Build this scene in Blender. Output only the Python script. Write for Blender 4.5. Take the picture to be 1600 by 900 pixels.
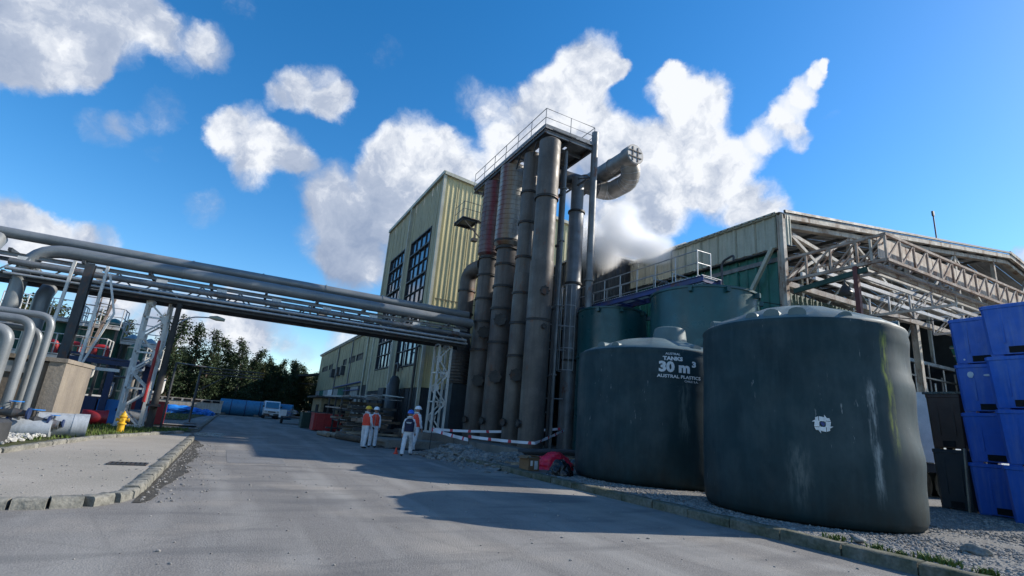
import bpy, bmesh, math, random
from mathutils import Vector, Matrix, noise
random.seed(7)
R = math.radians
V = Vector
S = bpy.context.scene
for o in list(bpy.data.objects): bpy.data.objects.remove(o, do_unlink=True)
COL = S.collection
# ------------------------------------------------------------------ camera
cd = bpy.data.cameras.new('camera'); cam = bpy.data.objects.new('camera', cd); COL.objects.link(cam)
cd.sensor_width = 36; cd.lens = 36*796/1600; cd.clip_end = 4000; cd.clip_start = .05
yaw, pit, rol = R(27.13), R(15.02), R(4.72)
fw = V((math.sin(yaw)*math.cos(pit), math.cos(yaw)*math.cos(pit), math.sin(pit)))
rt = V((math.cos(yaw), -math.sin(yaw), 0)); up = rt.cross(fw)
r2 = rt*math.cos(rol)+up*math.sin(rol); u2 = -rt*math.sin(rol)+up*math.cos(rol)
M = Matrix((r2, u2, -fw)).transposed().to_4x4(); M.translation = V((0, 0, 1.5)); cam.matrix_world = M
S.camera = cam
# ------------------------------------------------------------------ exposure
S.view_settings.view_transform = 'Standard'; S.view_settings.look = 'None'
S.view_settings.exposure = 0.8; S.view_settings.gamma = 1
S.render.resolution_x, S.render.resolution_y = 1024, 576
try: S.cycles.volume_step_rate = 2; S.cycles.volume_max_steps = 128; S.cycles.volume_bounces = 8
except Exception: pass
# ------------------------------------------------------------------ sun
SUN_E, SUN_F = R(31), R(13)
sd = V((math.cos(SUN_E)*math.cos(SUN_F), -math.cos(SUN_E)*math.sin(SUN_F), math.sin(SUN_E)))
sl = bpy.data.lights.new('sun', 'SUN'); sl.energy = 3.7; sl.angle = R(.5); sl.color = (1, .93, .82)
so = bpy.data.objects.new('sun', sl); COL.objects.link(so); so.rotation_euler = sd.to_track_quat('Z', 'Y').to_euler()
# ------------------------------------------------------------------ sky with clouds
W = bpy.data.worlds.new('World'); S.world = W; W.use_nodes = True
nt = W.node_tree; N = nt.nodes; L = nt.links; N.clear()
def nd(t, **k):
    n = N.new(t)
    for a, b in k.items(): setattr(n, a, b)
    return n
def wmath(op, a, b=None, clamp=False):
    n = nd('ShaderNodeMath', operation=op, use_clamp=clamp)
    for i, v in enumerate((a, b)):
        if v is None: continue
        if isinstance(v, (int, float)): n.inputs[i].default_value = v
        else: L.new(v, n.inputs[i])
    return n.outputs[0]
outw = nd('ShaderNodeOutputWorld'); bg = nd('ShaderNodeBackground'); bg.inputs[1].default_value = .12
sky = nd('ShaderNodeTexSky', sky_type='NISHITA'); sky.sun_disc = False
sky.sun_elevation = SUN_E; sky.sun_rotation = R(90)+SUN_F; sky.altitude = 200; sky.air_density = 1.0; sky.dust_density = .25; sky.ozone_density = 2.5
tc = nd('ShaderNodeTexCoord')
n1 = nd('ShaderNodeTexNoise'); n1.inputs['Scale'].default_value = 7; n1.inputs['Detail'].default_value = 7; n1.inputs['Roughness'].default_value = .62
L.new(tc.outputs['Generated'], n1.inputs['Vector'])
dv = nd('ShaderNodeVectorMath', operation='SUBTRACT'); L.new(n1.outputs['Color'], dv.inputs[0]); dv.inputs[1].default_value = (.5, .5, .5)
ds = nd('ShaderNodeVectorMath', operation='SCALE'); L.new(dv.outputs[0], ds.inputs[0]); ds.inputs['Scale'].default_value = .085
da = nd('ShaderNodeVectorMath', operation='ADD'); L.new(tc.outputs['Generated'], da.inputs[0]); L.new(ds.outputs[0], da.inputs[1])
dn = nd('ShaderNodeVectorMath', operation='NORMALIZE'); L.new(da.outputs[0], dn.inputs[0])
CL = [(-21.5,27.8,4.0,1.0,0.75),(-18.2,30.2,3.58,1.0,0.8),(-23.8,27.4,3.59,1.0,0.75),(-21.5,24.9,2.11,0.8,0.7),(-18.8,26.9,2.23,0.8,0.75),(-16.1,32.2,2.08,0.9,0.8),(-11.5,31.3,2.11,0.55,0.8),(-9.1,32.2,1.76,0.75,0.85),(-13.4,31.3,1.46,0.5,0.8),(-7.9,36.6,1.64,0.35,0.8),(-24.9,23.7,2.72,0.8,0.7),(1.8,31.9,2.38,0.8,0.85),(-0.8,31.2,1.63,0.6,0.8),(3.7,31.3,1.58,0.7,0.8),(-2.2,30.1,1.04,0.5,0.8),(-4.0,25.5,2.99,0.95,0.9),(-6.2,25.7,1.78,0.85,0.95),(-0.4,25.1,2.53,0.9,0.85),(-2.3,22.2,2.02,0.8,0.8),(1.6,24.4,1.48,0.6,0.8),(-15.5,22.4,1.63,0.42,0.7),(-11.8,25.7,1.74,0.4,0.7),(-13.9,23.6,1.24,0.35,0.7),(-6.4,18.0,1.8,0.48,0.75),(-11.2,22.2,1.04,0.3,0.7),(8.6,36.5,2.06,0.3,0.7),(14.0,28.6,3.86,1.0,1.0),(18.0,28.2,3.13,1.0,1.0),(10.6,26.4,2.91,0.9,1.0),(13.9,24.2,4.76,1.0,0.8),(8.5,21.8,3.97,0.85,0.6),(6.3,18.3,3.6,0.7,0.6),(10.6,17.7,4.4,0.8,0.5),(17.0,24.3,3.04,0.9,0.8),(4.2,22.2,2.42,0.55,0.6),(8.3,14.8,3.33,0.6,0.6),(-18.2,11.6,2.13,0.9,0.9),(-15.8,11.5,1.97,0.9,0.85),(-13.3,12.0,1.68,0.8,0.8),(-20.2,11.7,2.54,0.9,0.8),(0.7,7.8,3.34,0.75,0.8),(5.0,5.5,1.64,0.55,0.8),(-3.8,7.7,2.85,0.7,0.85),(-9.0,7.9,2.63,0.7,0.85),(9.6,7.1,2.38,0.7,0.85),(-12.2,7.6,2.47,0.6,0.8),(-0.6,5.4,2.95,0.6,0.9),(-6.4,5.1,2.17,0.6,0.8),(34.9,39.1,2.61,1.0,1.0),(33.1,36.6,3.33,1.0,1.0),(30.1,34.9,3.27,1.0,0.95),(37.7,38.5,1.49,0.8,1.0),(38.9,38.6,0.99,0.7,1.0),(25.4,33.0,3.2,0.9,0.95),(20.2,35.1,2.08,0.45,0.8),(24.9,30.2,2.45,0.8,0.95),(29.7,30.7,3.73,0.9,0.7),(35.2,32.8,3.3,1.0,0.95),(39.2,30.5,3.31,1.0,0.95),(33.8,28.1,3.43,0.8,0.6),(45.6,36.1,2.31,1.0,1.0),(49.5,35.0,1.91,0.95,1.0),(45.3,37.6,1.2,0.8,1.0),(47.4,32.2,3.23,1.0,1.0),(43.8,28.6,3.91,1.0,1.0),(48.8,28.3,3.27,1.0,1.0),(44.1,25.0,3.18,0.95,0.95),(51.1,25.5,2.74,0.95,0.95),(52.9,29.1,1.93,0.8,0.95),(55.6,30.9,1.62,0.8,0.95),(57.9,32.1,1.56,0.9,1.0),(59.8,33.9,1.29,0.95,1.0),(61.3,35.2,0.89,0.9,1.0),(62.1,35.6,0.52,0.7,1.0),(58.7,29.7,1.12,0.7,0.95),(54.7,24.8,1.81,0.7,0.9),(56.1,23.1,1.55,0.7,0.9),(40.9,21.3,3.42,0.85,0.7),(37.9,24.1,3.45,0.8,0.8),(53.9,23.0,1.83,0.6,0.9),(73.9,16.3,0.7,0.8,0.9),(61.8,31.2,0.53,0.3,0.9),(27.7,25.8,4.2,0.7,0.7),(23.0,25.4,3.5,0.6,0.8)]
dens = 0.0; lit = 0.0
for az, el, rd, w, l in CL:
    c = (math.sin(R(az))*math.cos(R(el)), math.cos(R(az))*math.cos(R(el)), math.sin(R(el)))
    dt = nd('ShaderNodeVectorMath', operation='DOT_PRODUCT'); L.new(dn.outputs[0], dt.inputs[0]); dt.inputs[1].default_value = c
    mr = nd('ShaderNodeMapRange', interpolation_type='SMOOTHSTEP')
    L.new(dt.outputs['Value'], mr.inputs[0]); mr.inputs[1].default_value = math.cos(R(rd*1.45)); mr.inputs[2].default_value = math.cos(R(rd*.25))
    mr.inputs[3].default_value = 0; mr.inputs[4].default_value = w
    dens = wmath('ADD', dens, mr.outputs[0]) if not isinstance(dens, float) else mr.outputs[0]
    lit = wmath('ADD', lit, wmath('MULTIPLY', mr.outputs[0], l)) if not isinstance(lit, float) else wmath('MULTIPLY', mr.outputs[0], l)
# scattered clouds of the same kind over the rest of the sky
n3 = nd('ShaderNodeTexNoise'); n3.inputs['Scale'].default_value = 2.6; n3.inputs['Detail'].default_value = 4
L.new(dn.outputs[0], n3.inputs['Vector'])
fd = nd('ShaderNodeVectorMath', operation='DOT_PRODUCT'); L.new(tc.outputs['Generated'], fd.inputs[0]); fd.inputs[1].default_value = fw
rest = nd('ShaderNodeMapRange'); L.new(fd.outputs['Value'], rest.inputs[0]); rest.inputs[1].default_value = .62; rest.inputs[2].default_value = .45
gen = nd('ShaderNodeMapRange', interpolation_type='SMOOTHSTEP'); L.new(n3.outputs[0], gen.inputs[0]); gen.inputs[1].default_value = .52; gen.inputs[2].default_value = .66
gm = wmath('MULTIPLY', rest.outputs[0], gen.outputs[0])
litr = wmath('DIVIDE', wmath('ADD', lit, wmath('MULTIPLY', gm, .85)), wmath('ADD', wmath('ADD', dens, gm), .01))
dens = wmath('ADD', dens, gm)
n2 = nd('ShaderNodeTexNoise'); n2.inputs['Scale'].default_value = 11; n2.inputs['Detail'].default_value = 9; n2.inputs['Roughness'].default_value = .68
L.new(dn.outputs[0], n2.inputs['Vector'])
sh = nd('ShaderNodeVectorMath', operation='ADD'); L.new(dn.outputs[0], sh.inputs[0]); sh.inputs[1].default_value = tuple(sd*.05)
n4 = nd('ShaderNodeTexNoise'); n4.inputs['Scale'].default_value = 11; n4.inputs['Detail'].default_value = 4; n4.inputs['Roughness'].default_value = .6
L.new(sh.outputs[0], n4.inputs['Vector'])
dd = wmath('ADD', dens, wmath('MULTIPLY', wmath('SUBTRACT', n2.outputs[0], .5), 1.15))
mk = nd('ShaderNodeMapRange', interpolation_type='SMOOTHSTEP'); L.new(dd, mk.inputs[0]); mk.inputs[1].default_value = .17; mk.inputs[2].default_value = 1.15
rel = wmath('MULTIPLY', wmath('SUBTRACT', n2.outputs[0], n4.outputs[0]), 1.15)
lv = wmath('ADD', wmath('ADD', litr, rel), -.02, clamp=True)
cr = nd('ShaderNodeValToRGB'); L.new(lv, cr.inputs[0])
e = cr.color_ramp.elements; e[0].position = .35; e[0].color = (.3, .38, .54, 1); e[1].position = 1; e[1].color = (.92, .95, 1, 1)
m_ = cr.color_ramp.elements.new(.72); m_.color = (.47, .54, .68, 1)
cs = nd('ShaderNodeVectorMath', operation='SCALE'); L.new(cr.outputs[0], cs.inputs[0]); cs.inputs['Scale'].default_value = 4.9
hs = nd('ShaderNodeHueSaturation'); hs.inputs['Saturation'].default_value = 1.36; hs.inputs['Value'].default_value = 1.0; L.new(sky.outputs[0], hs.inputs['Color'])
mx = nd('ShaderNodeMix', data_type='RGBA'); L.new(mk.outputs[0], mx.inputs[0]); L.new(hs.outputs[0], mx.inputs[6]); L.new(cs.outputs[0], mx.inputs[7])
L.new(mx.outputs[2], bg.inputs[0]); L.new(bg.outputs[0], outw.inputs[0])

# ------------------------------------------------------------------ materials
MT = {}
def mat(name, c, c2=None, rough=.6, metal=0, scale=3, streak=0, streakc=(.02, .02, .02), bump=.15, bscale=40, spec=.5, fine=.12, rust=0, rustc=(.12, .045, .018), stretch=(1, 1, 1), rscale=1.6, lo=.35, hi=.65):
    if name in MT: return MT[name]
    m = bpy.data.materials.new(name); m.use_nodes = True; t = m.node_tree; n = t.nodes; l = t.links
    b = n['Principled BSDF']; b.inputs['Metallic'].default_value = metal; b.inputs['Roughness'].default_value = rough; b.inputs['Specular IOR Level'].default_value = spec
    tc = n.new('ShaderNodeTexCoord'); oi = n.new('ShaderNodeObjectInfo')
    ad = n.new('ShaderNodeVectorMath'); ad.operation = 'ADD'; l.new(tc.outputs['Object'], ad.inputs[0])
    ml = n.new('ShaderNodeVectorMath'); ml.operation = 'SCALE'; l.new(oi.outputs['Random'], ml.inputs['Scale']); ml.inputs[0].default_value = (37, 19, 53); l.new(ml.outputs[0], ad.inputs[1])
    vec = ad.outputs[0]
    def noi(s, det=4, st=(1, 1, 1), ro=.55):
        x = n.new('ShaderNodeTexNoise'); x.inputs['Scale'].default_value = s; x.inputs['Detail'].default_value = det; x.inputs['Roughness'].default_value = ro
        if st != (1, 1, 1):
            mm = n.new('ShaderNodeVectorMath'); mm.operation = 'MULTIPLY'; l.new(vec, mm.inputs[0]); mm.inputs[1].default_value = st; l.new(mm.outputs[0], x.inputs['Vector'])
        else: l.new(vec, x.inputs['Vector'])
        return x.outputs[0]
    def rng(x, a, b_, c0=0, c1=1):
        r = n.new('ShaderNodeMapRange'); l.new(x, r.inputs[0]); r.inputs[1].default_value = a; r.inputs[2].default_value = b_; r.inputs[3].default_value = c0; r.inputs[4].default_value = c1; return r.outputs[0]
    def mix(f, a, b_, mode='MIX'):
        r = n.new('ShaderNodeMix'); r.data_type = 'RGBA'; r.blend_type = mode
        for i, v in ((0, f), (6, a), (7, b_)):
            if isinstance(v, tuple): r.inputs[i].default_value = (*v, 1)
            elif isinstance(v, (int, float)): r.inputs[i].default_value = v
            else: l.new(v, r.inputs[i])
        return r.outputs[2]
    if c2 is None: c2 = tuple(x*.78 for x in c)
    col = mix(rng(noi(scale, 5, stretch), lo, hi), c, c2)
    if streak: col = mix(rng(noi(2.2, 5, (3, 3, .22), .6), .48, .72, 0, streak), col, streakc)
    if rust: col = mix(rng(noi(rscale, 8, (1, 1, .5), .7), .62-.25*rust, .7-.2*rust, 0, .9), col, rustc)
    f = noi(bscale, 6)
    g = rng(f, .25, .75, 1-fine, 1+fine)
    k = n.new('ShaderNodeVectorMath'); k.operation = 'SCALE'; l.new(col, k.inputs[0]); l.new(g, k.inputs['Scale'])
    l.new(k.outputs[0], b.inputs['Base Color'])
    l.new(rng(noi(scale*2.3, 3), .3, .7, max(.03, rough-.1), min(1, rough+.12)), b.inputs['Roughness'])
    if bump:
        bp = n.new('ShaderNodeBump'); bp.inputs['Strength'].default_value = bump; bp.inputs['Distance'].default_value = .02; l.new(f, bp.inputs['Height']); l.new(bp.outputs[0], b.inputs['Normal'])
    MT[name] = m; m['h'] = 0
    return m
def tools(m):
    t = m.node_tree; return t.nodes, t.links, t.nodes['Principled BSDF']
ASPH = mat('asphalt', (.205, .195, .183), (.165, .157, .148), rough=.85, scale=.35, bump=.55, bscale=55, fine=.32, spec=.25, stretch=(1, .3, 1))
CONC = mat('old_concrete', (.24, .22, .195), (.15, .14, .125), rough=.9, scale=.9, bump=.5, bscale=28, fine=.28, spec=.2)
KERB = mat('mossy_kerb_concrete', (.15, .145, .12), (.055, .065, .04), rough=.95, scale=2.2, bump=.8, bscale=18, fine=.35, spec=.2)
KERBL = mat('pale_kerb_concrete', (.24, .23, .2), (.13, .13, .115), rough=.95, scale=2.2, bump=.8, bscale=18, fine=.35, spec=.2)
DIRT = mat('dark_grit', (.055, .052, .047), (.085, .08, .07), rough=.95, scale=2.5, bump=1, bscale=24, fine=.4, spec=.15)
EARTH = mat('gritty_earth', (.2, .19, .17), (.12, .115, .1), rough=.95, scale=.8, bump=1, bscale=14, fine=.4, spec=.15)
GRAV = mat('grey_gravel', (.22, .215, .205), (.13, .128, .122), rough=.9, scale=12, bump=1, bscale=30, fine=.4, spec=.2)
PEB = mat('pebble_stone', (.29, .28, .265), (.16, .155, .15), rough=.9, scale=6, bump=.3, bscale=30, fine=.3, spec=.2)
RUBB = mat('broken_concrete', (.26, .25, .235), (.15, .145, .135), rough=.95, scale=3, bump=.8, bscale=18, fine=.4, spec=.15)
GRASS = mat('grass_blade', (.07, .12, .022), (.11, .14, .04), rough=.7, scale=2, bump=0, spec=.2)
GREEN = mat('grass_ground', (.05, .065, .025), (.09, .085, .05), rough=.95, scale=1.2, bump=1, bscale=20, fine=.4, spec=.1)
CREAM = mat('sunlit_cream_cladding', (.6, .52, .285), (.53, .46, .255), rough=.5, scale=.5, streak=.35, streakc=(.2, .18, .12), bump=.06, bscale=10, fine=.06)  # sunlit tower face, its brightness painted into the cladding colour
CREAM_SHADE = mat('shaded_cream_cladding', (.4, .365, .235), (.34, .31, .2), rough=.55, scale=.6, streak=.5, streakc=(.1, .1, .08), bump=.06, bscale=10, fine=.08)  # same cladding as the cream, colour darkened for the faces in shade
FASC = mat('pale_grey_green_cladding', (.42, .42, .34), (.34, .345, .28), rough=.55, scale=.6, streak=.45, streakc=(.14, .15, .12), bump=.06, bscale=10, fine=.08)
GCLAD = mat('teal_green_cladding', (.02, .16, .125), (.014, .11, .09), rough=.5, scale=.7, streak=.35, bump=.06, bscale=10)
TRIM = mat('pale_trim_metal', (.5, .49, .4), rough=.5, scale=1.5, streak=.4, streakc=(.25, .22, .17))
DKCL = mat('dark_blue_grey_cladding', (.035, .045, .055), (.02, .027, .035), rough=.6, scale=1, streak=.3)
LGCL = mat('pale_grey_sheet', (.4, .42, .42), (.28, .3, .3), rough=.5, scale=1, streak=.5, streakc=(.12, .12, .12))
GLASS = mat('dark_window_glass', (.02, .035, .06), (.03, .045, .07), rough=.06, scale=1.2, bump=.03, bscale=3, spec=1)
MT['dark_window_glass'].node_tree.nodes['Principled BSDF'].inputs['IOR'].default_value = 2.0
FRAME = mat('dark_window_frame', (.025, .028, .032), rough=.6)
STEELW = mat('white_painted_steel', (.66, .66, .64), (.5, .5, .48), rough=.5, scale=1.4, rust=.25, rustc=(.2, .13, .08), streak=.3, streakc=(.2, .17, .13))
STEELR = mat('rusting_white_steel', (.52, .48, .42), (.36, .31, .26), rough=.75, scale=1.5, rust=.42, rustc=(.18, .1, .06), streak=.3, streakc=(.12, .07, .045), bump=.4)
RUSTY = mat('rusty_steel', (.26, .17, .125), (.44, .36, .3), rough=.85, scale=2, bump=.5, rust=.3)
RUSTPNL = mat('rust_streaked_cream_panel', (.62, .55, .47), (.5, .41, .33), rough=.7, scale=.9, rust=.4, rustc=(.22, .1, .055), streak=.7, streakc=(.2, .11, .07))
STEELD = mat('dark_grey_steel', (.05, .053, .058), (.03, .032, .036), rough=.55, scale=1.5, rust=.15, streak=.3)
STEELM = mat('mid_grey_steel', (.2, .21, .22), (.13, .135, .14), rough=.5, metal=.3, scale=1.5, rust=.15, streak=.35)
GALV = mat('galvanised_steel', (.45, .46, .47), (.33, .34, .35), rough=.45, metal=.55, scale=4, streak=.2)
STAIN = mat('bright_stainless_duct', (.34, .31, .28), (.2, .185, .17), rough=.5, metal=.4, scale=1.5, streak=.4, streakc=(.15, .13, .11))
PIPEG = mat('grey_pipe_cladding', (.23, .245, .255), (.17, .185, .195), rough=.42, metal=.25, scale=.8, streak=.25, streakc=(.16, .17, .18), bump=.05)
COLM = mat('soot_grey_column', (.12, .104, .092), (.072, .062, .055), rough=.55, metal=.15, scale=.9, streak=.55, streakc=(.045, .042, .04), rust=.08, bump=.1, bscale=12)
COLD = mat('blackened_column', (.105, .088, .079), (.06, .05, .045), rough=.6, metal=.1, scale=.9, streak=.6, streakc=(.025, .02, .02), rust=.12, bump=.1, bscale=12)
RING = mat('dark_ring_flange', (.045, .043, .042), rough=.6, metal=.3, scale=4, rust=.25)
def stain(m, lst):
    n, l, b = tools(m); src = b.inputs['Base Color'].links[0].from_socket; tc = n.new('ShaderNodeTexCoord'); sx = n.new('ShaderNodeSeparateXYZ'); l.new(tc.outputs['Object'], sx.inputs[0])
    a = n.new('ShaderNodeMath'); a.operation = 'ARCTAN2'; l.new(sx.outputs[1], a.inputs[0]); l.new(sx.outputs[0], a.inputs[1])
    nz = n.new('ShaderNodeTexNoise'); nz.inputs['Scale'].default_value = .9; nz.inputs['Detail'].default_value = 5; l.new(tc.outputs['Object'], nz.inputs['Vector'])
    for a0, w, c, am in lst:
        d = n.new('ShaderNodeMath'); d.operation = 'SUBTRACT'; l.new(a.outputs[0], d.inputs[0]); d.inputs[1].default_value = a0
        e = n.new('ShaderNodeMath'); e.operation = 'MULTIPLY_ADD'; l.new(nz.outputs[0], e.inputs[0]); e.inputs[1].default_value = .5; l.new(d.outputs[0], e.inputs[2])
        e2 = n.new('ShaderNodeMath'); e2.operation = 'SUBTRACT'; l.new(e.outputs[0], e2.inputs[0]); e2.inputs[1].default_value = .25
        f = n.new('ShaderNodeMath'); f.operation = 'ABSOLUTE'; l.new(e2.outputs[0], f.inputs[0])
        r = n.new('ShaderNodeMapRange'); l.new(f.outputs[0], r.inputs[0]); r.inputs[1].default_value = w; r.inputs[2].default_value = w*.2; r.inputs[4].default_value = am
        q = n.new('ShaderNodeMix'); q.data_type = 'RGBA'; l.new(r.outputs[0], q.inputs[0]); l.new(src, q.inputs[6]); q.inputs[7].default_value = (*c, 1); src = q.outputs[2]
    l.new(src, b.inputs['Base Color']); b.inputs['Metallic'].default_value *= .3
INSUL = mat('aluminium_insulation', (.42, .41, .38), (.27, .26, .25), rough=.42, metal=.6, scale=.8, streak=.6, streakc=(.1, .075, .05), rust=.1)
CAPM = mat('cap_aluminium', (.42, .41, .38), (.27, .26, .25), rough=.42, metal=.6, scale=.8, streak=.4)
stain(INSUL, [(R(-132), .5, (.2, .11, .045), .85), (R(-158), .4, (.13, .03, .015), .9)])
GLASSD = mat('dull_window_glass', (.02, .024, .03), (.035, .04, .045), rough=.5, spec=.05)
BLUEP = mat('dull_blue_steel', (.03, .055, .2), (.05, .06, .13), rough=.6, scale=2, rust=.15)
RED = mat('red_paint', (.4, .02, .025), (.28, .015, .02), rough=.45, scale=2)
YEL = mat('yellow_paint', (.72, .43, .02), (.55, .32, .02), rough=.45, scale=4)
BLUE = mat('blue_paint', (.02, .2, .55), (.015, .15, .45), rough=.4, scale=2)
NAVY = mat('navy_paint', (.015, .035, .11), rough=.5)
BLACK = mat('black_rubber', (.018, .018, .02), rough=.7)
WHITE = mat('white_paint', (.75, .76, .77), rough=.35, scale=2)
SILO = mat('green_silo_paint', (.02, .13, .09), (.03, .1, .08), rough=.4, scale=1, streak=.3)
SILOM = mat('pale_metal_silo', (.42, .46, .46), (.3, .34, .34), rough=.4, metal=.4, scale=1, streak=.4)
TEAL = mat('teal_tank_paint', (.008, .075, .085), (.006, .055, .065), rough=.33, scale=.8, streak=.35, streakc=(.02, .05, .06), bump=.05, bscale=6)
BARK = mat('bark', (.13, .1, .075), (.08, .06, .045), rough=.95, scale=5, bump=1, bscale=20)
LEAF = mat('dark_conifer_foliage', (.026, .045, .02), (.045, .066, .028), rough=.75, scale=.5, bump=0, spec=.2, fine=.3)
LEAF2 = mat('olive_tree_foliage', (.045, .055, .02), (.075, .08, .03), rough=.75, scale=.5, bump=0, spec=.2, fine=.3)
WOOD = mat('weathered_timber', (.12, .085, .055), (.06, .045, .035), rough=.9, scale=3, bump=.6, fine=.3)
WOODL = mat('pale_timber', (.33, .28, .21), (.2, .17, .13), rough=.9, scale=3, bump=.5, fine=.3)
CARD = mat('cardboard', (.19, .115, .06), (.15, .09, .05), rough=.9, scale=3)
PAPER = mat('white_paper', (.65, .68, .72), rough=.8)
INK = mat('dark_blue_ink', (.02, .03, .08), rough=.8)
TARP = mat('blue_tarpaulin', (.015, .2, .62), (.012, .13, .45), rough=.45, scale=1.5)
REDB = mat('red_plastic_bag', (.8, .012, .06), (.65, .01, .045), rough=.35, scale=5, bump=.3, bscale=9)
BLKB = mat('black_plastic_bag', (.012, .012, .014), rough=.25, scale=5, bump=.5, bscale=12)
SUIT = mat('white_coverall_cloth', (.66, .67, .7), (.52, .54, .58), rough=.85, scale=9, bump=.6, bscale=14, fine=.1)
SKIN = mat('skin', (.36, .2, .14), rough=.6, scale=6, fine=.05, bump=0)
HIVIS = mat('orange_red_vest', (.75, .07, .03), (.6, .045, .025), rough=.7, scale=6)
NVEST = mat('navy_vest', (.012, .016, .05), rough=.75, scale=6)
REFL = mat('grey_reflective_band', (.5, .52, .55), rough=.4, scale=6)
HELY = mat('yellow_helmet', (.85, .5, .02), rough=.3, fine=.03, bump=0)
HELW = mat('white_helmet', (.82, .84, .87), rough=.3, fine=.03, bump=0)
HELB = mat('blue_helmet', (.015, .13, .6), rough=.3, fine=.03, bump=0)
BIN = mat('blue_bin_plastic', (.006, .085, .42), (.012, .1, .48), rough=.45, scale=1.3, streak=.6, streakc=(.12, .19, .42), bump=.2, bscale=7, fine=.08)
BINB = mat('brown_bin_plastic', (.05, .022, .014), (.035, .018, .012), rough=.55, scale=1.3)
BINK = mat('dark_blue_bin_plastic', (.012, .02, .028), rough=.55, scale=1.3)
HOLE = mat('black_opening', (.004, .004, .005), rough=.9, bump=0)
ROOFU = mat('grey_roof_sheet', (.42, .43, .44), (.33, .34, .35), rough=.5, metal=.2, scale=1, streak=.3)
RUBBER = BLACK
# plastic tank material with mineral streaks and scuffs
def tank_mat(name, algae):
    m = mat(name, (.011, .037, .047), (.007, .026, .035), rough=.6, spec=.25, scale=.8, streak=.4, streakc=(.03, .06, .07), bump=.12, bscale=5, fine=.08)
    n, l, b = tools(m)
    src = b.inputs['Base Color'].links[0].from_socket
    tc = n.new('ShaderNodeTexCoord'); sx = n.new('ShaderNodeSeparateXYZ'); l.new(tc.outputs['Object'], sx.inputs[0])
    def M_(op, a, c=None, cl=False):
        q = n.new('ShaderNodeMath'); q.operation = op; q.use_clamp = cl
        for i, v in enumerate((a, c)):
            if v is None: continue
            if isinstance(v, (int, float)): q.inputs[i].default_value = v
            else: l.new(v, q.inputs[i])
        return q.outputs[0]
    def mixc(f, a, c):
        r = n.new('ShaderNodeMix'); r.data_type = 'RGBA'; l.new(f, r.inputs[0]); l.new(a, r.inputs[6]); r.inputs[7].default_value = (*c, 1); return r.outputs[2]
    def noi(s, st, det=6, ro=.65):
        mm = n.new('ShaderNodeVectorMath'); mm.operation = 'MULTIPLY'; l.new(tc.outputs['Object'], mm.inputs[0]); mm.inputs[1].default_value = st
        x = n.new('ShaderNodeTexNoise'); x.inputs['Scale'].default_value = s; x.inputs['Detail'].default_value = det; x.inputs['Roughness'].default_value = ro; l.new(mm.outputs[0], x.inputs['Vector']); return x.outputs[0]
    ang = M_('ARCTAN2', sx.outputs[1], sx.outputs[0]); z = sx.outputs[2]
    def rng(x, a, c, d=0, e=1):
        r = n.new('ShaderNodeMapRange'); l.new(x, r.inputs[0]); r.inputs[1].default_value = a; r.inputs[2].default_value = c; r.inputs[3].default_value = d; r.inputs[4].default_value = e; return r.outputs[0]
    # broad scuffed haze and noisy darkening towards the base
    src = mixc(rng(noi(.9, (1, 1, .6)), .48, .7, 0, .5), src, (.06, .09, .1))
    src = mixc(M_('MULTIPLY', rng(z, 1.5, .2), rng(noi(1.6, (1, 1, .5)), .35, .65, .2, .8)), src, (.012, .014, .012))
    for a0, wd, z0, z1, colr, amt in algae:
        d = M_('ABSOLUTE', M_('ADD', M_('SUBTRACT', ang, a0), M_('MULTIPLY', M_('SUBTRACT', noi(1.3, (1, 1, 1)), .5), .12)))
        f = M_('MULTIPLY', rng(d, wd, wd*.2), M_('MULTIPLY', rng(z, z0, z0+.6), rng(z, z1, z1-.3)))
        f = M_('MULTIPLY', f, rng(noi(5, (2.5, 2.5, .5)), .42, .6, .05, amt))
        src = mixc(f, src, colr)
    fl = M_('MULTIPLY', rng(noi(7, (2.2, 2.2, .35), 3), .66, .7), rng(noi(.7, (1, 1, .5), 2), .5, .6))
    src = mixc(M_('MULTIPLY', fl, .55), src, (.4, .42, .42))
    l.new(src, b.inputs['Base Color'])
    return m
TANKB = tank_mat('big_tank_plastic', [(R(-101), .06, 1.3, 3.9, (.22, .25, .05), 1.0), (R(-113), .05, .4, 2.9, (.33, .36, .36), .7), (R(-150), .12, .2, 1.6, (.2, .22, .21), .4)])
TANKA = tank_mat('small_tank_plastic', [(R(-112), .1, 1.2, 3.2, (.2, .26, .26), .35)])
ROOFT = mat('tank_roof_plastic', (.10, .15, .155), (.07, .11, .115), rough=.55, scale=1.5, bump=.1, fine=.1)
# barrier tape: white and red print along its length (UV)
TAPE = mat('barrier_tape', (.75, .74, .8), rough=.5, bump=0, fine=.03)
n, l, b = tools(TAPE); uv = n.new('ShaderNodeUVMap'); sx = n.new('ShaderNodeSeparateXYZ'); l.new(uv.outputs[0], sx.inputs[0])
q = n.new('ShaderNodeMath'); q.operation = 'FRACT'; l.new(sx.outputs[0], q.inputs[0]); q2 = n.new('ShaderNodeMath'); q2.operation = 'LESS_THAN'; l.new(q.outputs[0], q2.inputs[0]); q2.inputs[1].default_value = .16
mxx = n.new('ShaderNodeMix'); mxx.data_type = 'RGBA'; l.new(q2.outputs[0], mxx.inputs[0]); mxx.inputs[6].default_value = (.72, .72, .78, 1); mxx.inputs[7].default_value = (.55, .04, .07, 1); l.new(mxx.outputs[2], b.inputs['Base Color'])

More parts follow.
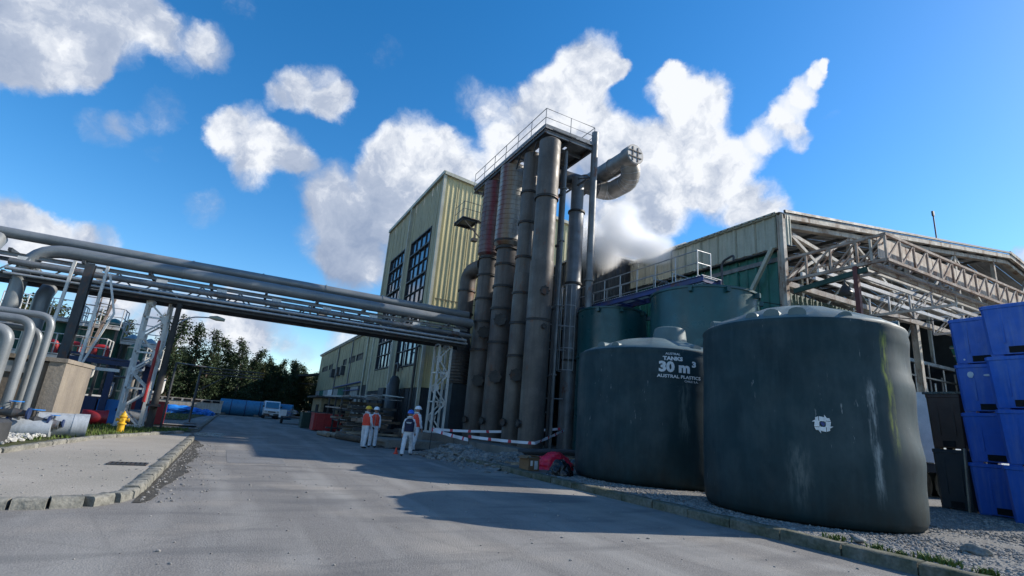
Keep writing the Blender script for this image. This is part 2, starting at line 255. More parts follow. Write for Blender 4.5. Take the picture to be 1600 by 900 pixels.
# ------------------------------------------------------------------ mesh building
ORG = {}
class MB:
    def __init__(s): s.v = []; s.f = []
    def add(s, vs, fs):
        o = len(s.v); s.v += [V(x) for x in vs]; s.f += [tuple(i+o for i in f) for f in fs]; return s
    def box(s, c, d, rz=0, rx=0, ry=0, taper=1):
        c = V(c); m = Matrix.Rotation(rz, 3, 'Z') @ Matrix.Rotation(ry, 3, 'Y') @ Matrix.Rotation(rx, 3, 'X'); vs = []
        for z in (-.5, .5):
            k = taper if z < 0 else 1
            for x, y in ((-.5, -.5), (.5, -.5), (.5, .5), (-.5, .5)): vs.append(c+m @ V((x*d[0]*k, y*d[1]*k, z*d[2])))
        return s.add(vs, [(3, 2, 1, 0), (4, 5, 6, 7), (0, 1, 5, 4), (1, 2, 6, 5), (2, 3, 7, 6), (3, 0, 4, 7)])
    def frame(s, a, b, upv=(0, 0, 1)):
        d = (b-a).normalized(); u = V(upv)
        if abs(d.dot(u)) > .98: u = V((0, 1, 0)) if abs(d.y) < .9 else V((1, 0, 0))
        x = d.cross(u).normalized(); return d, x, x.cross(d)
    def beam(s, a, b, w, h=None, upv=(0, 0, 1)):
        a, b = V(a), V(b); h = h or w; d, x, y = s.frame(a, b, upv); vs = []
        for p in (a, b):
            for i, j in ((-1, -1), (1, -1), (1, 1), (-1, 1)): vs.append(p+x*i*w/2+y*j*h/2)
        return s.add(vs, [(3, 2, 1, 0), (4, 5, 6, 7), (0, 1, 5, 4), (1, 2, 6, 5), (2, 3, 7, 6), (3, 0, 4, 7)])
    def ibeam(s, a, b, w, h, t=.02, upv=(0, 0, 1)):
        a, b = V(a), V(b); d, x, y = s.frame(a, b, upv)
        s.beam(a, b, t, h-2*t, upv); s.beam(a+y*(h-t)/2, b+y*(h-t)/2, w, t, upv); return s.beam(a-y*(h-t)/2, b-y*(h-t)/2, w, t, upv)
    def tube(s, a, b, r, n=8, r2=None, caps=True):
        return s.path([a, b], r, n, caps, r2)
    def path(s, pts, r, n=8, caps=True, r2=None):
        pts = [V(p) for p in pts]; o = len(s.v); m = len(pts); fr = None
        for i, p in enumerate(pts):
            d = (pts[min(i+1, m-1)]-pts[max(i-1, 0)]).normalized()
            if fr is None: fr = s.frame(p, p+d)[1]
            x = (fr-d*fr.dot(d)).normalized(); fr = x; y = d.cross(x)
            rr = (r[i] if isinstance(r, (list, tuple)) else (r if r2 is None else r+(r2-r)*i/(m-1)))
            for k in range(n):
                a = 2*math.pi*k/n; s.v.append(p+x*math.cos(a)*rr+y*math.sin(a)*rr)
        for i in range(m-1):
            for k in range(n):
                a, b = o+i*n+k, o+i*n+(k+1) % n; s.f.append((a, b, b+n, a+n))
        if caps: s.f.append(tuple(o+k for k in reversed(range(n)))); s.f.append(tuple(o+(m-1)*n+k for k in range(n)))
        return s
    def lathe(s, c, prof, n=24, caps=True, fn=None):
        c = V(c); o = len(s.v); m = len(prof)
        for r, z in prof:
            for k in range(n):
                a = 2*math.pi*k/n; rr = fn(a, z, r) if fn else r; s.v.append(c+V((math.cos(a)*rr, math.sin(a)*rr, z)))
        for i in range(m-1):
            for k in range(n):
                a, b = o+i*n+k, o+i*n+(k+1) % n; s.f.append((a, b, b+n, a+n))
        if caps: s.f.append(tuple(o+k for k in reversed(range(n)))); s.f.append(tuple(o+(m-1)*n+k for k in range(n)))
        return s
    def prism(s, poly, z0, z1):
        n = len(poly); return s.add([(x, y, z0) for x, y in poly]+[(x, y, z1) for x, y in poly], [tuple(reversed(range(n))), tuple(range(n, 2*n))]+[(i, (i+1) % n, (i+1) % n+n, i+n) for i in range(n)])
    def extr(s, poly, axis_o, U, Vv, Wv):     # poly in (U,V), extruded by W
        n = len(poly); O = V(axis_o); U, Vv, Wv = V(U), V(Vv), V(Wv)
        return s.add([O+U*a+Vv*b for a, b in poly]+[O+U*a+Vv*b+Wv for a, b in poly], [tuple(reversed(range(n))), tuple(range(n, 2*n))]+[(i, (i+1) % n, (i+1) % n+n, i+n) for i in range(n)])
def link(name, me, m, parent=None, loc=None):
    o = bpy.data.objects.new(name, me); COL.objects.link(o)
    if m is not None and not me.materials: me.materials.append(m)
    if parent is not None: o.parent = parent
    if loc is not None: o.location = loc
    return o
def mesh(name, mb, org=V((0, 0, 0)), smooth=35, recalc=True):
    me = bpy.data.meshes.new(name); me.from_pydata([tuple(v-org) for v in mb.v], [], mb.f)
    if recalc:
        bm = bmesh.new(); bm.from_mesh(me); bmesh.ops.recalc_face_normals(bm, faces=bm.faces); bm.to_mesh(me); bm.free()
    if smooth:
        me.shade_smooth(); me.set_sharp_from_angle(angle=R(smooth))
    me.update(); return me
def part(name, mb, m, parent, label=None, kind=None, smooth=35, recalc=True):
    org = ORG.get(parent, V((0, 0, 0)))
    o = link(name, mesh(name, mb, org, smooth, recalc), m, parent); ORG[o] = org
    if label: o['label'] = label
    if kind: o['kind'] = kind
    return o
def thing(name, loc, label, cat, group=None):
    o = bpy.data.objects.new(name, None); COL.objects.link(o); o.location = loc; o.empty_display_size = .3
    o['label'] = label; o['category'] = cat
    if group: o['group'] = group
    ORG[o] = V(loc); return o
def single(name, mb, m, label=None, cat=None, group=None, kind=None, loc=None, smooth=35, recalc=True):
    org = V(loc) if loc else V((0, 0, 0))
    o = link(name, mesh(name, mb, org, smooth, recalc), m, None, org); ORG[o] = org
    if label: o['label'] = label
    if cat: o['category'] = cat
    if group: o['group'] = group
    if kind: o['kind'] = kind
    return o
def piece(name, me, m, parent, loc, rz=0, rot=None, label=None):
    o = link(name, me, m, parent, V(loc)-ORG.get(parent, V((0, 0, 0))))
    o.rotation_euler = rot if rot else (0, 0, rz)
    if label: o['label'] = label
    return o
def dup(root, loc, rz=0, label=None, group=None):
    def cp(o, p):
        c = o.copy(); COL.objects.link(c)
        if p is not None: c.parent = p
        for ch in o.children: cp(ch, c)
        return c
    r = cp(root, None); r.location = loc; r.rotation_euler = (0, 0, rz)
    if label: r['label'] = label
    if group: r['group'] = group
    return r
def clad(mb, O, U, Vv, w, h, pitch=.34, dep=.04, nrm=None, h2=None, thick=.02):
    """one ribbed sheet: width w along U, height h along V (h2 at the far end), ribs proud along nrm"""
    O, U, Vv, nrm = V(O), V(U), V(Vv), V(nrm); h2 = h if h2 is None else h2
    us = []; u = 0
    while u < w-1e-4:
        e = min(w, u+pitch); p = e-u
        us += [(u, 0), (u+p*.66, 0), (u+p*.74, dep), (u+p*.92, dep)]; u = e
    us.append((w, 0)); n = len(us); vs = []
    for k in (0, 1):
        for a, d in us: vs.append(O+U*a+nrm*d+Vv*(0 if k == 0 else h+(h2-h)*a/w))
    mb.add(vs, [(i, i+1, n+i+1, n+i) for i in range(n-1)]); return mb
def cladwall(parent, m, O, U, Vv, w, h, nrm, pw=1.05, name='cladding_panel', h2=None, jig=.006, **k):
    n = max(1, round(w/pw)); pw = w/n; O, U, Vv, nrm = V(O), V(U).normalized(), V(Vv), V(nrm); h2 = h if h2 is None else h2
    for i in range(n):
        ha = h+(h2-h)*i/n; hb = h+(h2-h)*(i+1)/n
        mb = MB(); clad(mb, O+U*(i*pw)+nrm*(random.random()*jig+(.008 if i % 2 else 0)), U, Vv, pw-.012, ha, nrm=nrm, h2=hb, **k)
        part(name, mb, m, parent, smooth=0, recalc=False)
def bend(pts, r, n=5):
    pts = [V(p) for p in pts]; out = [pts[0]]
    for i in range(1, len(pts)-1):
        a, b, c = pts[i-1], pts[i], pts[i+1]; d1 = (a-b); d2 = (c-b); rr = min(r, d1.length*.49, d2.length*.49)
        p, q = b+d1.normalized()*rr, b+d2.normalized()*rr
        for k in range(n+1):
            t = k/n; out.append(p*(1-t)**2+b*2*t*(1-t)+q*t*t)
    out.append(pts[-1]); return out
X, Y, Z = V((1, 0, 0)), V((0, 1, 0)), V((0, 0, 1))
# ================================================================== THE SETTING
def sheet(name, poly, z, m, kind='structure'):
    mb = MB(); mb.add([(x, y, z) for x, y in poly], [tuple(range(len(poly)))]); return single(name, mb, m, kind=kind, smooth=0)
sheet('ground', [(-900, -900), (900, -900), (900, 900), (-900, 900)], -.012, EARTH)
# asphalt road with slightly irregular far end
sheet('road', [(-14, -30), (9.0, -30), (9.0, 24), (10.4, 27), (10.4, 82), (-1, 82), (-1, 58), (-1.05, 30), (-1.2, 27), (-9, 27), (-9, 9), (-14, 9)], 0, ASPH)
n, l, b = tools(ASPH)
src = b.inputs['Base Color'].links[0].from_socket
tc = n.new('ShaderNodeTexCoord')
def tnoise(s, st, det=5):
    mm = n.new('ShaderNodeVectorMath'); mm.operation = 'MULTIPLY'; l.new(tc.outputs['Object'], mm.inputs[0]); mm.inputs[1].default_value = st
    x = n.new('ShaderNodeTexNoise'); x.inputs['Scale'].default_value = s; x.inputs['Detail'].default_value = det; l.new(mm.outputs[0], x.inputs['Vector']); return x.outputs[0]
def layer(src, fac, a, c, amt, colr):
    r = n.new('ShaderNodeMapRange'); l.new(fac, r.inputs[0]); r.inputs[1].default_value = a; r.inputs[2].default_value = c; r.inputs[4].default_value = amt
    q = n.new('ShaderNodeMix'); q.data_type = 'RGBA'; l.new(r.outputs[0], q.inputs[0]); l.new(src, q.inputs[6]); q.inputs[7].default_value = (*colr, 1); return q.outputs[2]
src = layer(src, tnoise(1.1, (1, .12, 1)), .46, .68, .75, (.3, .29, .27))          # dusty wheel tracks
src = layer(src, tnoise(.5, (1, 1, 1)), .52, .68, .5, (.34, .305, .26))             # pale brown dust
src = layer(src, tnoise(.9, (.4, 1.6, 1)), .52, .68, .7, (.12, .118, .117))
vo = n.new('ShaderNodeTexVoronoi'); vo.feature = 'DISTANCE_TO_EDGE'; vo.inputs['Scale'].default_value = .42
dsn = n.new('ShaderNodeTexNoise'); dsn.inputs['Scale'].default_value = 1.5; dsn.inputs['Detail'].default_value = 8
vm = n.new('ShaderNodeVectorMath'); vm.operation = 'MULTIPLY_ADD'; l.new(dsn.outputs['Color'], vm.inputs[0]); vm.inputs[1].default_value = (1.3, 1.3, 0); l.new(tc.outputs['Object'], vm.inputs[2]); l.new(vm.outputs[0], vo.inputs['Vector'])
r_ = n.new('ShaderNodeMapRange'); l.new(vo.outputs['Distance'], r_.inputs[0]); r_.inputs[1].default_value = .004; r_.inputs[2].default_value = .012; r_.inputs[3].default_value = .1; r_.inputs[4].default_value = 0
q = n.new('ShaderNodeMix'); q.data_type = 'RGBA'; l.new(r_.outputs[0], q.inputs[0]); l.new(src, q.inputs[6]); q.inputs[7].default_value = (.05, .05, .05, 1)
l.new(q.outputs[2], b.inputs['Base Color'])
# concrete side lot, left of the road
LOT = mat('dusty_lot_concrete', (.34, .31, .27), (.27, .25, .215), rough=.92, scale=.45, bump=.5, bscale=40, fine=.25, streak=0, spec=.2)
sheet('side_lot', [(-14, 9.12), (-2.2, 9.05), (-1.5, 9.3), (-1.2, 9.9), (-1.2, 26.4), (-2, 26.2), (-3.5, 19.9), (-3.8, 17.6), (-4.1, 14.8), (-4.6, 12.5), (-14, 11)], .10, LOT)
sheet('verge', [(-14, 11.1), (-4.6, 12.6), (-4.1, 14.9), (-3.8, 17.7), (-3.5, 19.9), (-2.0, 25.5), (-1.3, 26.5), (-1.3, 29.2), (-14, 29.5)], .13, GREEN)
sheet('far_pavement', [(-16, 34), (-1.4, 34), (-1.2, 62), (-16, 62)], .06, ASPH)
sheet('far_apron', [(-3, 63), (6, 60), (9, 64), (9, 80), (-9, 80)], .02, LOT)
sheet('far_verge', [(-20, 40), (-2.6, 41), (-2.2, 52), (-1.6, 62), (-20, 62)], .1, GREEN)
# gravel bed / raised yard, right of the kerb, gently uneven
def uneven(name, x0, x1, y0, y1, st, z, amp, m, f=.6, hole=None):
    mb = MB(); nx = int((x1-x0)/st)+1; ny = int((y1-y0)/st)+1
    for j in range(ny):
        for i in range(nx):
            x = x0+i*st; y = y0+j*st; e = min(1, (x-x0)/.5)
            mb.v.append(V((x, y, z+amp*e*noise.noise(V((x*f, y*f, 3)))+amp*.5*e*noise.noise(V((x*f*3, y*f*3, 7))))))
    for j in range(ny-1):
        for i in range(nx-1):
            a = j*nx+i; mb.f.append((a, a+1, a+nx+1, a+nx))
    return single(name, mb, m, kind='structure')
uneven('gravel_bed', 8.72, 24, -4, 14.2, .2, .12, .025, GRAV)
uneven('yard_ground', 8.72, 24, 14.2, 22.2, .2, .13, .07, EARTH)
sheet('yard_slab', [(24, -20), (90, -20), (90, 60), (24, 60)], .1, EARTH)
mb = MB(); mb.prism([(11.0, 19.6), (20, 19.6), (20, 32), (11.0, 32)], -.1, .55); single('column_plinth_slab', mb, CONC, kind='structure')
mb = MB(); mb.prism([(9.2, 26.9), (10.99, 26.9), (10.99, 32.3), (9.2, 32.3)], -.1, .75); single('truss_plinth_slab', mb, CONC, kind='structure')

# kerbs: each stone a piece
def kerb(name, pts, w, h, ln, m, dz=0):
    root = bpy.data.objects.new(name, None); COL.objects.link(root); root['kind'] = 'structure'; ORG[root] = V((0, 0, 0))
    base = []
    for k in range(4):
        mb = MB(); segs = 5; random.seed(50+k)
        for i in range(segs):
            x0 = -ln/2+ln*i/segs; jx = [random.uniform(-.012, .012) for _ in range(2)]
        vs = []; cs = [(-w/2, -.1), (-w/2, h-.03), (-w/2+.035, h), (w/2-.03, h-.004), (w/2, h-.03), (w/2, -.1)]
        for i in range(segs+1):
            x = -ln/2+.012+(ln-.024)*i/segs
            for (a, b_) in cs: vs.append((x, a+random.uniform(-.012, .012), b_+(random.uniform(-.014, .008) if b_ > 0 else 0)))
        nc = len(cs); fs = [tuple(range(nc))[::-1], tuple(range(segs*nc, segs*nc+nc))]
        for i in range(segs):
            for j in range(nc): fs.append((i*nc+j, i*nc+(j+1) % nc, (i+1)*nc+(j+1) % nc, (i+1)*nc+j))
        mb.add(vs, fs); base.append(mesh('kerb_stone', mb, smooth=50))
    pts = [V((x, y, 0)) for x, y in pts]; i = 0
    dist = 0; tot = sum((pts[k+1]-pts[k]).length for k in range(len(pts)-1))
    c = ln/2
    while c < tot:
        d = c
        for k in range(len(pts)-1):
            sl_ = (pts[k+1]-pts[k]).length
            if d <= sl_: break
            d -= sl_
        p = pts[k]+(pts[k+1]-pts[k]).normalized()*d; dr = pts[k+1]-pts[k]
        piece('kerb_stone', base[i % 4], m, root, (p.x+random.uniform(-.01, .01), p.y, dz+random.uniform(-.008, .008)), rz=math.atan2(dr.y, dr.x)+random.uniform(-.012, .012))
        c += ln; i += 1
    return root
kerb('road_kerb', [(8.58, -4), (8.6, 8), (8.5, 15), (8.1, 22)], .26, .17, 1.0, KERB)
kerb('lot_kerb', [(-6.5, 9.0), (-2.4, 8.95), (-2.0, 8.98), (-1.65, 9.09), (-1.38, 9.28), (-1.2, 9.55), (-1.11, 9.9), (-1.08, 10.4), (-1.08, 23.6)], .24, .13, .36, KERBL)
kerb('verge_kerb', [(-7, 11.6), (-4.65, 12.6), (-4.05, 14.9), (-3.75, 17.7), (-3.45, 19.9), (-2.6, 23), (-1.5, 25.8)], .2, .2, .8, KERBL)
kerb('far_kerb', [(-1.25, 29.5), (-1.1, 62)], .22, .14, 1.3, KERBL)
# grit in the gutter beside the left kerb, outline ragged
mb = MB(); L_ = []; R_ = []
for i in range(60):
    y = 9.4+i*.235; L_.append((-.97, y, .008)); R_.append((-.97+(.25+.75*math.sin(min(1, max(0, i/59))*math.pi)**.5)*max(.05, .42+.34*noise.noise(V((y*.5, 1, 1)))+.16*noise.noise(V((y*2.3, 4, 1)))), y, .008))
mb.v = [V(p) for p in L_+R_]; mb.f = [(i, 60+i, 61+i, i+1) for i in range(59)]
single('gutter_grit', mb, DIRT, kind='structure', smooth=0)
WET = mat('wet_asphalt', (.03, .032, .036), (.05, .05, .052), rough=.25, scale=1.5, bump=.1)
for k, (cx, cy, rx, ry) in enumerate([(-1.7, 25.2, .9, 1.5), (-.6, 27.6, .7, 1.6), (7.3, 26.5, 1.2, 2.2)]):
    mb = MB(); m_ = 40; mb.v = [V((cx+rx*math.cos(a)*(1+.35*noise.noise(V((math.cos(a)*2, math.sin(a)*2, k)))), cy+ry*math.sin(a)*(1+.35*noise.noise(V((math.cos(a)*2, math.sin(a)*2, k+9)))), .128 if k == 0 else .009)) for a in [2*math.pi*i/m_ for i in range(m_)]]; mb.f = [tuple(range(m_))]
    if k: single('wet_patch', mb, WET, kind='structure', smooth=0)
# pale narrow strips across the far road
mb = MB()
for x0, x1, y in [(-.6, 3.0, 25.6), (3.2, 5.6, 25.75), (.6, 1.6, 31.0), (2.4, 6.4, 28.2)]: mb.add([(x0, y, .006), (x1, y+.05, .006), (x1, y+.15, .006), (x0, y+.12, .006)], [(0, 1, 2, 3)])
single('pale_road_strips', mb, mat('pale_strip', (.3, .3, .29), (.17, .17, .17), rough=.9, scale=6), kind='structure', smooth=0)
# old rectangular repairs in the asphalt
mb = MB(); pts = [(3.25, 13.9), (3.05, 11.2), (2.75, 8.6), (2.6, 6.9), (2.35, 5.2), (2.3, 3.5)]
P_ = []
for (x0, y0), (x1, y1) in zip(pts[:-1], pts[1:]):
    for i in range(14): t_ = i/14; P_.append((x0+(x1-x0)*t_+.07*noise.noise(V((y0+(y1-y0)*t_, 2, 0))*2.5), y0+(y1-y0)*t_))
for i, (x, y) in enumerate(P_): w = .002+.006*abs(noise.noise(V((i*.3, 5, 0)))); mb.v += [V((x-w, y, .005)), V((x+w, y, .005))]
mb.f = [(2*i, 2*i+1, 2*i+3, 2*i+2) for i in range(len(P_)-1)]
PATCH = mat('patched_asphalt', (.18, .177, .174), (.145, .143, .141), rough=.9, scale=1.2, bump=.6, bscale=50, fine=.3)
for x0, x1, y0, y1 in ((4.4, 6.3, 16.2, 18.4), (.2, 1.6, 15.4, 19.6)):
    mb = MB(); pts = [(x0, y0), (x1, y0+.1), (x1+.05, y1), (x0-.06, y1-.08)]; mb.add([(x, y, .004) for x, y in pts], [(0, 1, 2, 3)]); single('road_patch', mb, PATCH, kind='structure', smooth=0)
OIL = mat('oil_stain', (.07, .068, .066), (.1, .098, .095), rough=.6, scale=3)
for k, (cx, cy, r_) in enumerate([(4.8, 14.6, .09)]):
    mb = MB(); mb.v = [V((cx+r_*math.cos(a)*(1+.4*noise.noise(V((math.cos(a)*2, math.sin(a)*2, k)))), cy+r_*2*math.sin(a)*(1+.4*noise.noise(V((math.cos(a)*2, math.sin(a)*2, k+9)))), .006)) for a in [2*math.pi*i/30 for i in range(30)]]; mb.f = [tuple(range(30))]; single('oil_stain', mb, OIL, kind='structure', smooth=0)
# drain grates
def grate(x, y, z, lab, rz=0):
    t = thing('drain_grate', (x, y, z), lab, 'drain')
    mb = MB(); mb.box((x, y, z-.02), (.62, .4, .03), rz); part('pit', mb, HOLE, t)
    mb = MB()
    for sx in (-1, 1): mb.beam((x+sx*.32, y-.2, z), (x+sx*.32, y+.2, z), .03, .03)
    for sy in (-1, 1): mb.beam((x-.32, y+sy*.2, z), (x+.32, y+sy*.2, z), .03, .03)
    part('frame', mb, STEELD, t)
    bm_ = mesh('bar', MB().box((0, 0, 0), (.035, .37, .02)))
    for i in range(7): piece('bar', bm_, RING, t, (x-.24+i*.08, y, z+.004))
grate(-1.62, 13.4, .112, 'rusty drain grate set in the pale side lot beside the kerb')
grate(-1.9, 36.5, .075, 'far drain grate by the kerb beyond the pipe bridge')

# pebbles lying on the gravel bed: nobody could count them
random.seed(3)
def rocks(name, spots, m, smin, smax, lab=None, kind='stuff', par=None):
    mb = MB(); ico = [(0, 0, 1), (.89, 0, .45), (.28, .85, .45), (-.72, .53, .45), (-.72, -.53, .45), (.28, -.85, .45), (.72, .53, -.45), (-.28, .85, -.45), (-.89, 0, -.45), (-.28, -.85, -.45), (.72, -.53, -.45), (0, 0, -1)]
    fc = [(0, 1, 2), (0, 2, 3), (0, 3, 4), (0, 4, 5), (0, 5, 1), (1, 6, 2), (2, 7, 3), (3, 8, 4), (4, 9, 5), (5, 10, 1), (6, 7, 2), (7, 8, 3), (8, 9, 4), (9, 10, 5), (10, 6, 1), (11, 7, 6), (11, 8, 7), (11, 9, 8), (11, 10, 9), (11, 6, 10)]
    for x, y, z in spots:
        s = smin+(smax-smin)*random.random()**2.2; a = random.random()*6.28; ca, sa = math.cos(a), math.sin(a); sx, sy, sz = s*random.uniform(.8, 1.3), s*random.uniform(.6, 1), s*random.uniform(.45, .8); o = len(mb.v)
        for p in ico:
            k = random.uniform(.8, 1.15); px, py, pz = p[0]*sx*k, p[1]*sy*k, p[2]*sz*k
            mb.v.append(V((x+px*ca-py*sa, y+px*sa+py*ca, z+pz)))
        mb.f += [(a_+o, b_+o, c_+o) for a_, b_, c_ in fc]
    o = single(name, mb, m, smooth=0, recalc=False, kind=kind); 
    if lab: o['label'] = lab
    return o
sp = []
while len(sp) < 26000:
    x = 8.75+random.random()**1.5*10; y = -1+15.2*random.random()
    if (x-11.75)**2+(y-7.6)**2 < 2.1**2 or (x-12.4)**2+(y-13.2)**2 < 2.4**2: continue
    if x > 8.8+(y+2)*1.9+4: continue
    sp.append((x, y, .125))
o = rocks('gravel_pebbles', sp, PEB, .012, .042); o['label'] = 'loose grey pebbles of the gravel bed around the big tanks'; o['category'] = 'gravel'
# rubble between kerb and columns
sp = []
def hump(x, y): return sum(a*math.exp(-((x-cx)**2/(2*sx*sx)+(y-cy)**2/(2*sy*sy))) for cx, cy, sx, sy, a in [(8.2, 20.7, .6, .9, .3), (9.3, 21.2, .6, .8, .28), (10.6, 19.0, .8, .6, .24), (12.2, 19.2, .9, .45, .24), (9.6, 18.3, .8, .7, .1), (11.6, 17.3, .9, .6, .1)])
mb = MB(); nx, ny = 72, 66
for j in range(ny):
    for i in range(nx):
        x = 6.7+i*.1; y = 15.9+j*.1; h = hump(x, y)
        mb.v.append(V((x, y, -.03+.13*min(1, max(0, (x-8)/.3))+h*1.0+min(h*2, .22)*noise.noise(V((x*3.1, y*3.1, 0)))+min(h, .12)*noise.noise(V((x*9, y*9, 2)))-.02)))
for j in range(ny-1):
    for i in range(nx-1):
        a = j*nx+i; mb.f.append((a, a+1, a+nx+1, a+nx))
o = single('rubble_heaps', mb, RUBB, 'heaps of broken grey concrete along the kerb under the barrier tape', 'rubble', kind='stuff', smooth=0)
while len(sp) < 2600:
    x = random.uniform(7.0, 14); y = random.uniform(15, 22.4); h = hump(x, y)
    if random.random() > .05+h*2.6: continue
    sp.append((x, y, (.1 if x > 8.2 else 0)+h*1.02))
o = rocks('rubble_chunks', sp, RUBB, .02, .16); o['label'] = 'loose chunks of broken concrete strewn over the yard by the columns'; o['category'] = 'rubble'
sp = [(-.9+random.random()**2*.9, 9.3+random.random()*12, .01) for _ in range(500)]+[(random.uniform(-1, 8), random.uniform(2.5, 20), .004) for _ in range(450)]+[(-1.2-random.random()*3.5, random.uniform(9.3, 17), .104) for _ in range(160)]
o = rocks('road_grit', sp, PEB, .008, .03); o['label'] = 'small stones scattered on the road and gutter'; o['category'] = 'grit'
sp = [(-4.4-random.random()*1.6, 16.4+random.random()*3.4, .16+random.random()*.06) for _ in range(700)]
o = rocks('white_rubble', sp, mat('pale_stone', (.5, .49, .46), rough=.9), .02, .09); o['label'] = 'pale broken stones heaped at the foot of the valves and duct'; o['category'] = 'rubble'
# individual stones
for (x, y, z, s, lab, m) in [(10.78, 4.26, .17, .19, 'flat brownish rock lying on the gravel at the lower right', RUBB), (9.15, 5.1, .19, .1, 'fist sized stone on the gravel in front of the big tank', RUBB), (12.0, 10.35, .22, .19, 'grey scrap lump on the gravel between the two plastic tanks', STEELM), (9.45, 5.35, .18, .07, 'smaller stone against the foot of the big tank', RUBB)]:
    mb = MB(); k = 3; bm = bmesh.new(); bmesh.ops.create_icosphere(bm, subdivisions=3, radius=s)
    for v in bm.verts: v.co *= 1+.35*noise.noise(v.co*9+V((x, y, 0))); v.co.z *= .5
    me = bpy.data.meshes.new('rock'); bm.to_mesh(me); bm.free(); o = link('rock', me, m, None, (x, y, z)); o['label'] = lab; o['category'] = 'rock'
# weeds
def weed(x, y, s, lab, nbl=46):
    mb = MB(); random.seed(int(x*100+y*10))
    for i in range(nbl):
        a = random.random()*6.28; ln = s*random.uniform(.4, 1); lean = random.uniform(.2, .9); bx, by = x+random.gauss(0, s*.35), y+random.gauss(0, s*.5); w = .012
        d = V((math.cos(a), math.sin(a), 0)); p = V((bx, by, .12)); t = V((-d.y, d.x, 0))*w
        m1 = p+d*ln*lean*.4+Z*ln*.55; e_ = p+d*ln*lean+Z*ln*.8
        mb.add([p-t, p+t, m1+t*.8, m1-t*.8, e_], [(0, 1, 2, 3), (3, 2, 4)])
    return single('weed', mb, GRASS, lab, 'weed', 'weeds growing in the gravel behind the kerb', smooth=0, recalc=False)
for x, y, s, lab in [(8.95, 5.35, .16, 'small weed tuft at the kerb just in front of the big tank'), (8.98, 4.75, .13, 'second weed tuft from the tank along the kerb'), (9.0, 4.45, .1, 'tiny weed between the second and the wide weed patch'), (9.02, 4.1, .17, 'wide weed patch behind the kerb at the lower right'), (9.05, 3.85, .15, 'yellowish weed patch next to the wide one'), (8.95, 3.45, .14, 'weed at the kerb nearest the bottom edge')]: weed(x, y, s, lab, 70)
mb = MB(); random.seed(11)
for i in range(9000):
    if i < 6500: x = -6.5+random.random()*5; y = 17+random.random()*11.5
    else: x = -14+random.random()*11.5; y = 41+random.random()*20
    if x > -3.9+(y-19)*.33 and y < 25.5: continue
    s = random.uniform(.05, .16); a = random.random()*6.28; d = V((math.cos(a), math.sin(a), 0)); p = V((x, y, .12)); t = V((-d.y, d.x, 0))*.018
    mb.add([p-t, p+t, p+d*s*.5+Z*s], [(0, 1, 2)])
single('verge_grass', mb, GRASS, 'short grass on the verge around the hydrant and white truss leg', 'grass', kind='stuff', smooth=0, recalc=False)

# ================================================================== PLASTIC TANKS
def plastic_tank(name, cx, cy, r, H, m, lab, seed, lid, humps, dent):
    t = thing(name, (cx, cy, .1), lab, 'water tank')
    def fn(a, z, rr):
        if rr < r*.8: return rr
        k = 1+.006*math.sin(a*3+seed)*math.sin(z*1.4)+.004*noise.noise(V((math.cos(a)*2, math.sin(a)*2, z+seed)))
        for da, dz, w, h_, am in dent:
            d = (a-da+math.pi) % (2*math.pi)-math.pi; k += am*math.exp(-(d/w)**2-((z-dz)/h_)**2)
        return rr*k
    prof = [(r*.9, .02), (r*.97, .07), (r*.995, .2), (r*1.002, .5)]+[(r*(1.002-.004*i/22)*(.994 if i in (17,) else 1), .5+(H-.75)*i/22) for i in range(1, 23)]+[(r*.99, H-.12), (r*1.0, H-.05), (r*.99, H-.01)]
    mb = MB(); mb.lathe((cx, cy, .1), prof, 120, fn=fn); part('shell', mb, m, t, smooth=60)
    # roof: shallow cone with raised radial panels
    mb = MB(); nn = 96; rp = [(.985, H-.02), (.955, H+.05), (.85, H+.14), (.5, H+.44), (.25, H+.62), (0.02, H+.64)]; o = 0
    def rf(a, z, rr):
        return rr
    vs = []
    for q_, z in rp:
        for k in range(nn):
            a = 2*math.pi*k/nn; up_ = .045 if (k % 12) < 6 and .3 < q_ < .9 else 0
            vs.append((cx+math.cos(a)*r*q_, cy+math.sin(a)*r*q_, .1+z+up_))
    fs = [(i*nn+k, i*nn+(k+1) % nn, (i+1)*nn+(k+1) % nn, (i+1)*nn+k) for i in range(len(rp)-1) for k in range(nn)]+[tuple((len(rp)-1)*nn+k for k in range(nn))]
    mb.add(vs, fs); part('roof', mb, ROOFT, t, smooth=25)
    for a, s in humps:       # arched lifting lugs round the rim
        a = R(a); mb = MB(); w = .17*s; h_ = .25*s; poly = [(-w, 0), (-w, h_*.55)]+[(w*math.cos(R(180-i*30)), h_*.55+h_*.45*math.sin(R(i*30))) for i in range(1, 6)]+[(w, h_*.55), (w, 0)]
        rad = V((math.cos(a), math.sin(a), 0)); tan = V((-rad.y, rad.x, 0))
        mb.extr(poly, V((cx, cy, .1+H-.02))+rad*(r*.84), tan, Z, rad*r*.1); part('lifting_lug', mb, ROOFT, t)
    if lid:
        lx, ly = lid; mb = MB(); mb.lathe((lx, ly, .1+H+.45), [(.58, 0), (.53, .48), (.5, .58), (.44, .61), (.05, .62)], 32); o = part('manhole_lid', mb, ROOFT, t)
        mb = MB(); mb.box((lx-.3, ly-.42, .1+H+.2), (.07, .07, .14)); mb.box((lx+.45, ly-.3, .1+H+.2), (.07, .07, .14)); part('latch', mb, ROOFT, o)
    return t
